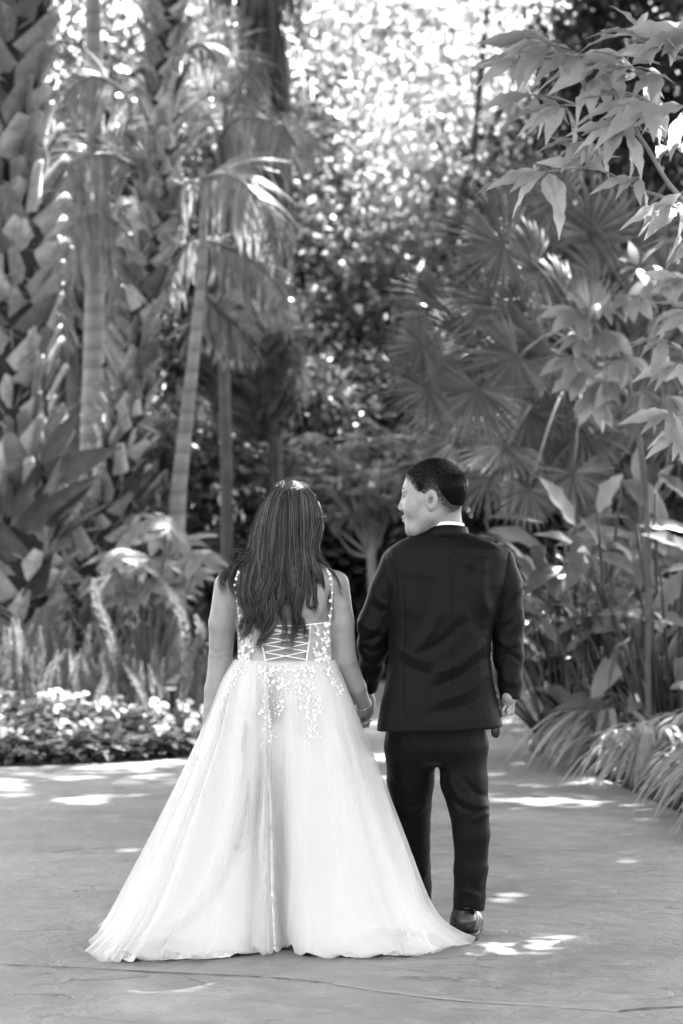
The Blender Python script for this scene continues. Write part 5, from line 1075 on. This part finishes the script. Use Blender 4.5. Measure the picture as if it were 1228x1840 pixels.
bz = np.array([zpx(r[0]) for r in bt])[::-1]; bcx = np.array([((r[1] + r[2]) / 2 - CX) * D0 / F for r in bt])[::-1]; ba_ = np.array([(r[2] - r[1]) / 2 * D0 / F for r in bt])[::-1]; bb_ = np.array([r[3] for r in bt])[::-1]
def bride_hand(p): return hand(p, BB[4], (-.30, .75, -.55), (.5, .3, -.4), (.3, .2, 1), (.45, .7, .5), .9)
def bride_torso(p): return loft(p, bz, bcx, ba_, np.full(len(bz), 8.82), bb_, e=2.15, top=zpx(1004), bot=zpx(1300), k=.03)
def bride_body(p):
    d = head_local(to_local(p, BHC, BYAW, .93)) * .93
    d = smin(d, chain(p, [Wl(522, 960, 8.83), Wl(514, 1000, 8.83), Wl(512, 1030, 8.83)], [.05, .05, .06], .03), .03)
    t_ = bride_torso(p); t_ = smin(t_, ell(p, Wl(470, 1075, 8.745), (.055, .02, .075)), .03); t_ = smin(t_, ell(p, Wl(555, 1075, 8.745), (.055, .02, .075)), .03)
    d = smin(d, t_, .03); d = smin(d, chain(p, BA, [.046, .047, .042, .036, .028], .012), .022); d = smin(d, chain(p, BB, [.044, .046, .042, .035, .025], .012), .022)
    d = smin(d, hand(p, BA[4], (0, -.1, -1), (1, .2, 0), (.1, 1, 0), (.3, .4, .3), .9), .01); d = smin(d, bride_hand(p), .01)
    for s in (-1, 1): d = smin(d, chain(p, [Wl(512 + s * 45, 1290, 8.84), Wl(512 + s * 40, 1480, 8.82), Wl(512 + s * 36, 1650, 8.84), Wl(512 + s * 36, 1672, 8.92)], [.09, .06, .04, .03], .03), .03)
    return d
Vb2, Qb2 = surface_net(bride_body, (-.56, 8.60, .04), (.16, 9.12, 1.72), .0044); Vb2 = relax(Vb2, Qb2, 1, .4); Nb2 = vnormals(Vb2, Qb2)
for pts, w, am in [([(512, 1010), (511, 1100), (512, 1190)], 7, -.007), ([(376, 1166), (388, 1172), (402, 1170)], 1.8, -.0016), ([(378, 1176), (390, 1180), (408, 1172)], 2.5, .0016), ([(612, 1186), (622, 1190), (638, 1182)], 1.8, -.0016), ([(424, 1060), (428, 1090), (426, 1122)], 4, -.007), ([(598, 1060), (594, 1090), (596, 1122)], 4, -.007),
                   ([(480, 1050), (472, 1085), (476, 1112)], 9, .005), ([(545, 1050), (553, 1085), (548, 1112)], 9, .005)]: Vb2 = stroke(Vb2, Nb2, pts, w, am)
make_obj('body', Vb2 - b0, Qb2, M['skin'], bride)

# ---- bodice: sheer shell with boning, laced opening at the back
gown = None
def torso_ring(z, ex=0.0, n=120):
    A = np.interp(z, bz, ba_) + ex; B = np.interp(z, bz, bb_) + ex; c = np.interp(z, bz, bcx); th = np.arange(n) * 2 * math.pi / n; e = 2.15
    return np.stack([c + A * np.sign(np.cos(th)) * np.abs(np.cos(th)) ** (2 / e), 8.82 + B * np.sign(np.sin(th)) * np.abs(np.sin(th)) ** (2 / e), np.full(n, z)], -1)
def back_pt(px, py, off=.006):
    """point on the back of the torso shell under a photo point"""
    z = zpx(py); x = (px - CX) * 8.72 / F; A = np.interp(z, bz, ba_) + off; B = np.interp(z, bz, bb_) + off; c = np.interp(z, bz, bcx); u = np.clip(abs((x - c) / A), 0, .995)
    return np.array([x, 8.82 - B * (1 - u ** 2.15) ** (1 / 2.15), EYE - (py - HOR) * 8.72 / F])
zs = [zpx(v) for v in (1196, 1186, 1172, 1158, 1144, 1132, 1121)]; n = 120
def top_of(x): return 0.0
Vg = np.concatenate([torso_ring(z, .006, n) for z in zs]); i = np.arange(len(zs) - 1)[:, None] * n; j = np.arange(n)[None]; Qg = np.stack([i + j, i + (j + 1) % n, i + n + (j + 1) % n, i + n + j], -1).reshape(-1, 4)
cx_ = Vg[Qg].mean(1); u_, v_ = img(cx_); back = cx_[:, 1] < 8.80; lo_e = np.interp(v_, [1120, 1196], [466, 479]); hi_e = np.interp(v_, [1120, 1196], [558, 550]); Qg = Qg[~(back & (u_ > lo_e) & (u_ < hi_e))]

# ---- skirt
HEM = [(155, 1731), (178, 1737), (200, 1733), (238, 1727), (268, 1732), (310, 1729), (352, 1731), (398, 1726), (440, 1721), (462, 1716), (478, 1722), (492, 1712), (512, 1708), (532, 1722), (560, 1728), (610, 1728), (665, 1731), (720, 1729), (752, 1724), (784, 1728), (812, 1720), (838, 1706), (846, 1697), (830, 1686), (800, 1672), (775, 1655), (700, 1632), (560, 1622), (420, 1628), (290, 1655), (200, 1690)]
hem = np.array([G(*p) for p in HEM]); hcl = np.vstack([hem, hem[:1]]); sl_ = np.concatenate([[0], np.cumsum(np.linalg.norm(np.diff(hcl, axis=0), axis=1))]); NA = 720
def hem_curve(scale=1.0, wob=0.0, seed=0):
    r = np.random.default_rng(seed); s = np.linspace(0, sl_[-1], NA, endpoint=False); x = np.interp(s, sl_, hcl[:, 0]); y = np.interp(s, sl_, hcl[:, 1]); c = np.array([-.16, 8.72]); P = np.stack([x, y], -1)
    for _ in range(6): P = (np.roll(P, 1, 0) + P * 2 + np.roll(P, -1, 0)) / 4
    P = c + (P - c) * scale; return P
th_h = None
def skirt_surface(inset, amp_k, lift, hem_in=0.0, NT=100, seed=34, fine=.0014):
    """one layer of the skirt; all layers share the same folds and sit at increasing insets so they never cross"""
    r = np.random.default_rng(seed); H_ = hem_curve(1.0); c = np.array([-.16, 8.72]); a0 = np.unwrap(np.arctan2(H_[:, 1] - c[1], H_[:, 0] - c[0]))
    zt = zpx(1192); A = np.interp(zt, bz, ba_) + .016; B = np.interp(zt, bz, bb_) + .016; cc = np.interp(zt, bz, bcx); W_ = np.stack([cc + A * np.cos(a0), 8.82 + B * np.sin(a0)], -1)
    t = np.linspace(0, 1, NT); right = np.clip(np.cos(a0), 0, 1); front = np.clip(-np.sin(a0), 0, 1); P = np.zeros((NT, NA, 3)); u = np.linspace(0, 2 * math.pi, NA, endpoint=False)
    def fs(k0, k1, norm): return sum(r.normal() * np.sin(k * u + r.uniform(0, 6.28)) for k in range(k0, k1)) / norm
    f0 = fs(3, 9, 2.2); f1 = fs(10, 24, 3.4); f2 = fs(30, 60, 5); f3 = fs(90, 150, 7); crest = np.abs(fs(7, 16, 2.6)) ** .7 - .6; h1 = fs(6, 16, 3); h2 = fs(20, 44, 4.5); rad = unit(H_ - c)
    for i, tt in enumerate(t):
        gr = .79 * tt + .21 * tt ** 16; gl = .97 * tt + .03 * tt ** 6 + .02 * math.sin(min(1, tt * 6) * math.pi); gf = .74 * tt + .10 * tt ** 4 + .16 * tt ** 12 + .035 * math.sin(min(1, tt * 4) * math.pi)
        g = gl * (1 - right) + gr * right; g = g * (1 - front) + gf * front; xy = W_ + (H_ - W_) * g[:, None]
        sh = .34 * math.sin(tt * 2.6) * tt; S = lambda f, k: np.interp((u + sh * k) % (2 * math.pi), u, f, period=2 * math.pi)
        am = tt ** 1.1 * (1 - .5 * tt ** 10)
        d = (.030 * (1 - right) - .030 * right) * tt ** 3 * amp_k + (.020 * S(f0, .6) + .014 * S(f1, .45) - .016 * S(crest, .5) + .0035 * S(f2, .3)) * am * amp_k + fine * f3 * (1 - .97 * tt ** .5) * min(1, tt * 12)
        d = d + (.036 * h1 + .022 * h2) * tt ** 20 * amp_k - inset * (.10 + .90 * tt) - hem_in * tt ** 10
        P[i, :, :2] = xy + rad * d[:, None]; P[i, :, 2] = zt * (1 - tt) + lift + (.018 * np.clip(h2, -.6, 1.5) + .010) * tt ** 16 * amp_k
    P[..., 2] = np.maximum(P[..., 2], lift * .6)
    V = P.reshape(-1, 3); n_ = NA; ii = np.arange(NT - 1)[:, None] * n_; j = np.arange(n_)[None]; Q = np.stack([ii + j, ii + (j + 1) % n_, ii + n_ + (j + 1) % n_, ii + n_ + j], -1).reshape(-1, 4); N = vnormals(V, Q); N = np.where((N[:, 0] * (V[:, 0] - c[0]) + N[:, 1] * (V[:, 1] - c[1]) < 0)[:, None], -N, N)
    for pts, w, am in [([(438, 1290), (420, 1420), (395, 1530), (340, 1640), (215, 1722)], 13, .020), ([(470, 1330), (452, 1440), (425, 1540), (380, 1640)], 12, -.014), ([(498, 1330), (485, 1440), (476, 1540), (492, 1640)], 8, .014), ([(508, 1330), (500, 1450), (508, 1600)], 8, -.006), ([(524, 1240), (527, 1450), (527, 1600), (520, 1690)], 4, .008), ([(540, 1250), (541, 1450), (544, 1680)], 6, -.004),
                       ([(600, 1290), (625, 1430), (650, 1560), (690, 1680)], 12, .014), ([(572, 1300), (590, 1450), (610, 1620)], 12, -.010), ([(640, 1300), (680, 1450), (720, 1590)], 9, -.010), ([(655, 1340), (700, 1480), (748, 1620)], 8, .012), ([(400, 1260), (350, 1400), (290, 1540), (215, 1690)], 10, .012), ([(372, 1310), (310, 1450), (240, 1610)], 9, -.010), ([(640, 1690), (700, 1672), (760, 1680), (820, 1700)], 5, .012), ([(250, 1700), (300, 1688), (360, 1704)], 5, .010)]:
        V = stroke(V, N, pts, w, am * amp_k)
    V[:, 2] = np.maximum(V[:, 2], lift * .6); return V.reshape(NT, NA, 3)
def surf_obj(P, name, mat, parent):
    NT, n_, _ = P.shape; i = np.arange(NT - 1)[:, None] * n_; j = np.arange(n_)[None]; Q = np.stack([i + j, i + (j + 1) % n_, i + n_ + (j + 1) % n_, i + n_ + j], -1).reshape(-1, 4); return make_obj(name, P.reshape(-1, 3) - b0, Q, mat, parent), Q
gown, Ql = surf_obj(skirt_surface(.095, .45, .004, .02), 'gown', M['gown_lining'], bride)
surf_obj(skirt_surface(.048, .72, .008, .012), 'tulle_underlayer', M['tulle_dense'], gown)
surf_obj(skirt_surface(.020, .88, .011, .006), 'tulle_layer', M['tulle'], gown)
PX = skirt_surface(.0, 1.0, .014); ox, Qx = surf_obj(PX, 'tulle_overlayer', M['tulle'], gown)
make_obj('bodice', Vg - b0, Qg, M['tulle_dense'], gown)
# boning, top edge and lacing
a = Acc()
def on_back(pts, off=.009): return catmull([back_pt(px, py, off) for px, py in pts], 6)
def ribbon(acc, P, w, mat=None, nrm=(0, -1, 0)):
    T = unit(np.gradient(P, axis=0)); S = unit(np.cross(T, np.asarray(nrm, float))); V = np.vstack([P + S * w / 2, P - S * w / 2, P + S * w / 2 + [0, .0012, 0], P - S * w / 2 + [0, .0012, 0]]); k = len(P); i = np.arange(k - 1)
    Q = np.vstack([np.stack([i + a_, i + 1 + a_, i + 1 + b_, i + b_], -1) for a_, b_ in ((0, k), (k, 3 * k), (3 * k, 2 * k), (2 * k, 0))]); acc.add(V, Q)
ribbon(a, on_back([(466, 1121), (472, 1160), (479, 1194)]), .0055); ribbon(a, on_back([(558, 1121), (556, 1150), (550, 1194)]), .0055)
for e in ([(428, 1121), (445, 1121), (466, 1122), (490, 1124), (512, 1124), (540, 1124), (558, 1122), (578, 1120), (593, 1119)],): ribbon(a, on_back(e), .0045)
a.build('boning', M['lace'], gown, local=b0)
a = Acc(); L_ = [(469, 1130), (471, 1144), (473, 1158), (475, 1172), (477, 1186)]; R_ = [(557, 1128), (556, 1142), (555, 1156), (553, 1170), (551, 1185)]
for k in range(4): ribbon(a, on_back([L_[k], ((L_[k][0] + R_[k+1][0]) / 2, (L_[k][1] + R_[k+1][1]) / 2), R_[k+1]], .012), .0038); ribbon(a, on_back([R_[k], ((R_[k][0] + L_[k+1][0]) / 2, (R_[k][1] + L_[k+1][1]) / 2), L_[k+1]], .014), .0038)
ribbon(a, on_back([(466, 1126), (512, 1134), (553, 1142)], .012), .0038); ribbon(a, on_back([(477, 1190), (512, 1196), (551, 1190)], .012), .0038); a.build('lacing', M['lace'], gown, local=b0)
# straps
a = Acc()
for pts in ([(430, 1122), (427, 1095), (424, 1065), (424, 1040), (428, 1026)], [(592, 1122), (595, 1095), (597, 1065), (596, 1040), (590, 1024)]):
    P = catmull([back_pt(px, py, .006) for px, py in pts], 6); ribbon(a, P, .007)
a.build('strap', M['tulle_dense'], gown, local=b0)
# lace flowers
bv = BVHTree.FromPolygons([Vector(v) for v in PX.reshape(-1, 3)], [tuple(int(x) for x in q) for q in Qx])
def hit(px, py):
    o = Vector((0, 0, EYE)); d = Vector(((px - CX) / F, 1.0, -(py - HOR) / F)).normalized(); r = bv.ray_cast(o, d); 
    if r[0] is None or r[0][1] > 8.95: return None
    nn = np.array(r[1]); nn = nn if nn[1] < 0 else -nn; return np.array(r[0]), nn
rl = np.random.default_rng(17); petal = leaf_tpl(2, .95, .6, .12, -.15); a = Acc()
def flower(acc, c, nn, r, rg):
    up = unit(nn + rg.normal(size=3) * .25); whorl(acc, c + nn * .004, r, rg, 5, up, petal, .25, 0.0); whorl(acc, c + nn * .006, r * .55, rg, 5, up, petal, .6, 0.0)
def leafy(acc, c, nn, r, rg):
    d = rg.normal(size=3); acc.add(*place(leaf_tpl(2, .5, .5, .1, .1), (c + nn * .004)[None], d[None], nn[None], r))
vines = [([(478, 1205), (485, 1230), (480, 1262), (484, 1300), (488, 1345)], 26, 9), ([(505, 1208), (508, 1235), (505, 1262), (508, 1278)], 14, 8), ([(548, 1205), (556, 1240), (552, 1275), (560, 1300), (556, 1328)], 24, 10), ([(580, 1200), (594, 1215), (606, 1235), (612, 1246)], 12, 5),
         ([(436, 1196), (424, 1212), (412, 1235), (400, 1258)], 16, 7), ([(530, 1212), (538, 1232), (540, 1248)], 14, 10), ([(468, 1208), (500, 1203), (540, 1203), (565, 1206)], 26, 7), ([(466, 1275), (484, 1290), (478, 1310)], 9, 6), ([(570, 1255), (575, 1270), (565, 1285)], 8, 6)]
nf = 0
for pts, cnt_, sp in vines:
    P = catmull([(x, y, 0) for x, y in pts], 8)
    for _ in range(cnt_):
        i = rl.integers(len(P)); q = hit(P[i][0] + rl.normal() * sp * .55, P[i][1] + rl.normal() * sp * .5)
        if q: flower(a, q[0], q[1], rl.uniform(.0045, .0095), rl)
    for _ in range(cnt_ * 3):
        i = rl.integers(len(P)); q = hit(P[i][0] + rl.normal() * sp * .8, P[i][1] + rl.normal() * sp * .7)
        if q: leafy(a, q[0], q[1], rl.uniform(.005, .011), rl)
    pv = [hit(p_[0], p_[1]) for p_ in P]; pv = [q[0] + q[1] * .003 for q in pv if q]
    if len(pv) > 3: a.add(*tube(np.array(pv), .0009, 4))
for (x0, x1, cnt_) in ((430, 456, 46), (563, 592, 46)):          # side panels of the bodice
    for _ in range(cnt_):
        py = rl.uniform(1122, 1192); c = back_pt(rl.uniform(x0, x1), py, .009); nn = unit(np.array([(c[0] + .20) * 3.5, -1, 0.]))
        flower(a, c, nn, rl.uniform(.006, .011), rl); leafy(a, c + rl.normal(size=3) * .004, nn, .012, rl)
for pts in ([(430, 1122), (425, 1080), (424, 1040), (428, 1026)], [(592, 1122), (596, 1080), (596, 1040), (590, 1022)]):
    P = catmull([(x, y, 0) for x, y in pts], 6)
    for p_ in P[::2]: c = back_pt(p_[0] + rl.normal() * 1.2, p_[1], .009); flower(a, c, np.array([0, -1., .1]), rl.uniform(.005, .0085), rl)
a.build('lace_flowers', M['lace'], gown, local=b0)
# bracelet
c = BB[4] + [-.004, -.006, .006]; ax = unit(BB[4] - BB[3]); s1 = unit(np.cross(ax, [0, 1, 0])); s2 = np.cross(ax, s1); th = np.linspace(0, 2 * math.pi, 41); P = c + .030 * (np.cos(th)[:, None] * s1 + np.sin(th)[:, None] * s2) + ax * (.006 * np.sin(th))[:, None]
a = Acc(); a.add(*tube(P, .0009, 6, False))
for k in range(0, 40, 2):
    V_, Q_ = lathe([(.0002, .0022), (.002, .0008), (.002, -.0008), (.0002, -.0022)], 6); a.add(V_ + P[k], Q_)
a.build('bracelet', M['silver'], bride, local=b0)

# ---- long wavy hair
rh = np.random.default_rng(2024)
edge_py = [862, 868, 880, 900, 930, 960, 990, 1010, 1030, 1050]; el_ = [512, 500, 484, 468, 458, 451, 443, 436, 424, 416]; er_ = [532, 548, 562, 574, 577, 571, 569, 575, 584, 588]
def hair_y(px, py, layer):
    l = np.interp(py, edge_py, el_); r = np.interp(py, edge_py, er_); c = (l + r) / 2; w = max((r - l) / 2, 8); u = np.clip(abs(px - c) / w, 0, 1); depth = np.interp(py, [862, 880, 910, 960, 1010, 1060, 1180], [.03, .085, .110, .115, .125, .125, .125])
    back = 8.82 - depth * math.sqrt(max(0, 1 - u * u * .92)); return back - layer
locks = []
# each lock: guide points in photo px, half width (px) at start/mid/end, strands
def lock(pts, w, n, curl=0.0, layer=.0, cf=.03): locks.append((pts, w, n, curl, layer, cf))
top = (524, 868)
lock([(516, 868), (484, 900), (468, 940), (462, 985), (452, 1020), (448, 1060), (462, 1100), (470, 1140), (462, 1165)], (5, 11, 5), 150, 5)
lock([(518, 867), (490, 890), (476, 930), (470, 980), (468, 1030), (476, 1075), (484, 1110), (474, 1135)], (5, 11, 6), 160, 6)
lock([(520, 866), (500, 885), (488, 930), (482, 985), (476, 1040), (462, 1085), (466, 1118), (484, 1130)], (5, 10, 4), 150, 6, .006)
lock([(522, 866), (506, 885), (498, 930), (496, 985), (490, 1035), (478, 1080), (462, 1115), (452, 1130)], (5, 10, 4), 140, 7, .004)
lock([(523, 866), (512, 885), (508, 930), (508, 985), (506, 1035), (500, 1080), (482, 1120), (470, 1160)], (5, 10, 4), 120, 6)
lock([(524, 866), (520, 885), (519, 930), (520, 985), (522, 1035), (528, 1080), (530, 1120), (524, 1150), (528, 1182)], (5, 10, 3), 130, 5)
lock([(526, 866), (528, 885), (530, 930), (532, 985), (534, 1030), (538, 1070), (534, 1110), (530, 1145)], (5, 10, 3), 130, 5, .004)
lock([(528, 867), (538, 885), (542, 930), (542, 985), (548, 1025), (544, 1070), (530, 1100), (512, 1120)], (5, 9, 3), 110, 6, .003)
lock([(530, 868), (548, 886), (553, 930), (552, 985), (560, 1020), (568, 1055), (570, 1090), (562, 1112)], (5, 9, 2), 90, 5)
lock([(532, 869), (556, 892), (564, 930), (560, 980), (566, 1010), (580, 1040), (592, 1075), (590, 1105)], (5, 8, 2), 70, 5, .002)
lock([(534, 870), (562, 898), (572, 930), (568, 965), (560, 1000), (570, 1030), (588, 1055), (596, 1080)], (4, 7, 2), 60, 5)
lock([(533, 869), (560, 890), (576, 925), (577, 955), (572, 985), (582, 1010), (604, 1040), (614, 1062), (630, 1066)], (3, 4, 1), 26, 4, .006)
lock([(514, 869), (478, 905), (460, 950), (454, 990), (430, 1010), (418, 1040), (424, 1070), (432, 1100)], (5, 12, 5), 130, 6)
lock([(514, 869), (474, 912), (456, 955), (448, 990), (424, 992), (422, 1004), (436, 1012), (446, 1030)], (4, 8, 4), 80, 4)
lock([(515, 869), (480, 905), (462, 950), (456, 995), (434, 1016), (406, 1030), (402, 1050), (412, 1080)], (4, 9, 4), 90, 5)
lock([(470, 960), (462, 1000), (440, 1030), (436, 1070), (446, 1110), (440, 1140), (430, 1160)], (7, 9, 3), 90, 6)
lock([(500, 960), (492, 1010), (486, 1060), (494, 1100), (486, 1130), (470, 1155), (470, 1180)], (8, 8, 2), 90, 6)
lock([(530, 960), (526, 1010), (524, 1060), (534, 1100), (548, 1135), (562, 1150)], (8, 7, 2), 60, 5, .004)
lock([(520, 960), (512, 1010), (510, 1060), (506, 1100), (512, 1140), (514, 1170)], (8, 6, 1), 40, 7)
lock([(545, 960), (548, 1010), (556, 1060), (556, 1090), (572, 1090), (578, 1078)], (6, 4, 1), 22, 4, .004)
lock([(455, 1000), (440, 1040), (448, 1090), (436, 1125), (424, 1140)], (8, 8, 3), 60, 6)
a = Acc()
# dense inner mass following the skull and nape
zz = [864, 870, 880, 900, 930, 960, 990, 1010, 1028, 1045]; rings = []
for py in zz:
    l = np.interp(py, edge_py, el_) + 3; r = np.interp(py, edge_py, er_) - 2; c = (l + r) / 2; w = (r - l) / 2 * D0 / F; dep = np.interp(py, [862, 880, 910, 960, 1010, 1060], [.03, .085, .110, .110, .10, .08]) - .006; th = np.arange(40) * 2 * math.pi / 40
    if py >= 1010: w *= .8
    fr = np.interp(py, [862, 900, 930, 1010, 1060], [.7, .5, .12, .05, .05]); rings.append(np.stack([(c - CX) * D0 / F + w * np.cos(th), 8.82 + np.where(np.sin(th) < 0, dep, dep * fr) * np.sin(th), np.full(40, zpx(py))], -1))
Vm = np.concatenate(rings); i = np.arange(len(zz) - 1)[:, None] * 40; j = np.arange(40)[None]; Qm = np.stack([i + j, i + (j + 1) % 40, i + 40 + (j + 1) % 40, i + 40 + j], -1).reshape(-1, 4)
Qm = np.vstack([Qm, [[39 - k, 38 - k, k + 1, k] for k in range(19)]]); make_obj('hair_underlayer', Vm - b0, Qm, M['hair_base'], bride)
def strand(acc, P, r):
    k = len(P); T = unit(np.gradient(P, axis=0)); A_ = unit(np.cross(T, [.1, 1, .05])); B_ = np.cross(T, A_); R = (r * np.interp(np.linspace(0, 1, k), [0, .1, .8, 1], [.8, 1, .8, .25]))[:, None]
    V = np.stack([P + A_ * R, P - A_ * R * .5 + B_ * R * .87, P - A_ * R * .5 - B_ * R * .87], 1).reshape(-1, 3); i = np.arange(k - 1)[:, None] * 3; j = np.arange(3)[None]
    acc.add(V, np.stack([i + j, i + (j + 1) % 3, i + 3 + (j + 1) % 3, i + 3 + j], -1).reshape(-1, 4))
def to3(px, py, layer): y = hair_y(px, py, layer); return np.array([(px - CX) * y / F, y, EYE - (py - HOR) * y / F])
for (pts, w, n_, curl, layer, cf) in locks:
    C = catmull([(x, y, 0) for x, y in pts], 5)[:, :2]; k = len(C); s = np.linspace(0, 1, k); tg = np.gradient(C, axis=0); tg /= np.linalg.norm(tg, axis=1, keepdims=True) + 1e-9; nn = np.stack([-tg[:, 1], tg[:, 0]], -1)
    ww = np.interp(s, [0, .45, 1], w); ph0 = rh.uniform(0, 6.28)
    for _ in range(int(n_ * 1.35)):
        o = rh.normal() * .5; dl = rh.uniform(-.004, .010); ph = ph0 + rh.normal() * .8; ln = rh.uniform(.8, 1.0); kk = max(6, int(k * ln)); am = curl * .45 * rh.uniform(.5, 1.2)
        wave = am * 2.4 * np.sin(s * 15 + ph) * np.clip(s * 2 - .7, 0, 1.3) + 6 * rh.normal() * np.clip(s * 3 - 2, 0, 1) ** 2; Q2 = C + nn * (ww * o + wave)[:, None] + np.cumsum(rh.normal(size=(k, 2)) * .12, 0)
        Q2 = Q2 + np.stack([rh.normal() * 9 * np.exp(-s * 14), 2.2 * abs(rh.normal()) * np.exp(-s * 10)], -1); lay = layer + dl + .010 * np.clip(s * 2 - .6, 0, 1) * np.cos(s * 13 + ph) + .012 * np.exp(-((o) / .6) ** 2) * np.clip(s * 3 - 1, 0, 1)
        P = np.array([to3(Q2[i][0], Q2[i][1], lay[i]) for i in range(kk)]); strand(a, P, rh.uniform(.0004, .0010))
# flyaways catching the light
for _ in range(110):
    t0 = rh.uniform(0, 1); py = rh.uniform(866, 1000); sd = rh.choice([-1, 1], p=[.45, .55]); ex = np.interp(py, edge_py, el_ if sd < 0 else er_); p = np.array([ex - sd * rh.uniform(2, 20), py]); d = np.array([sd * rh.uniform(.3, 1.2), rh.uniform(-.7, 1.0)]); pts = [p]
    for i in range(9): d = d + rh.normal(size=2) * .22 + [0, .10]; pts.append(pts[-1] + d * rh.uniform(2.0, 3.6))
    y0 = 8.78 + rh.uniform(-.06, .06); strand(a, np.array([W(x, y, y0) for x, y in pts]), .00028)
a.build('hair', M['hair_long'], bride, local=b0)
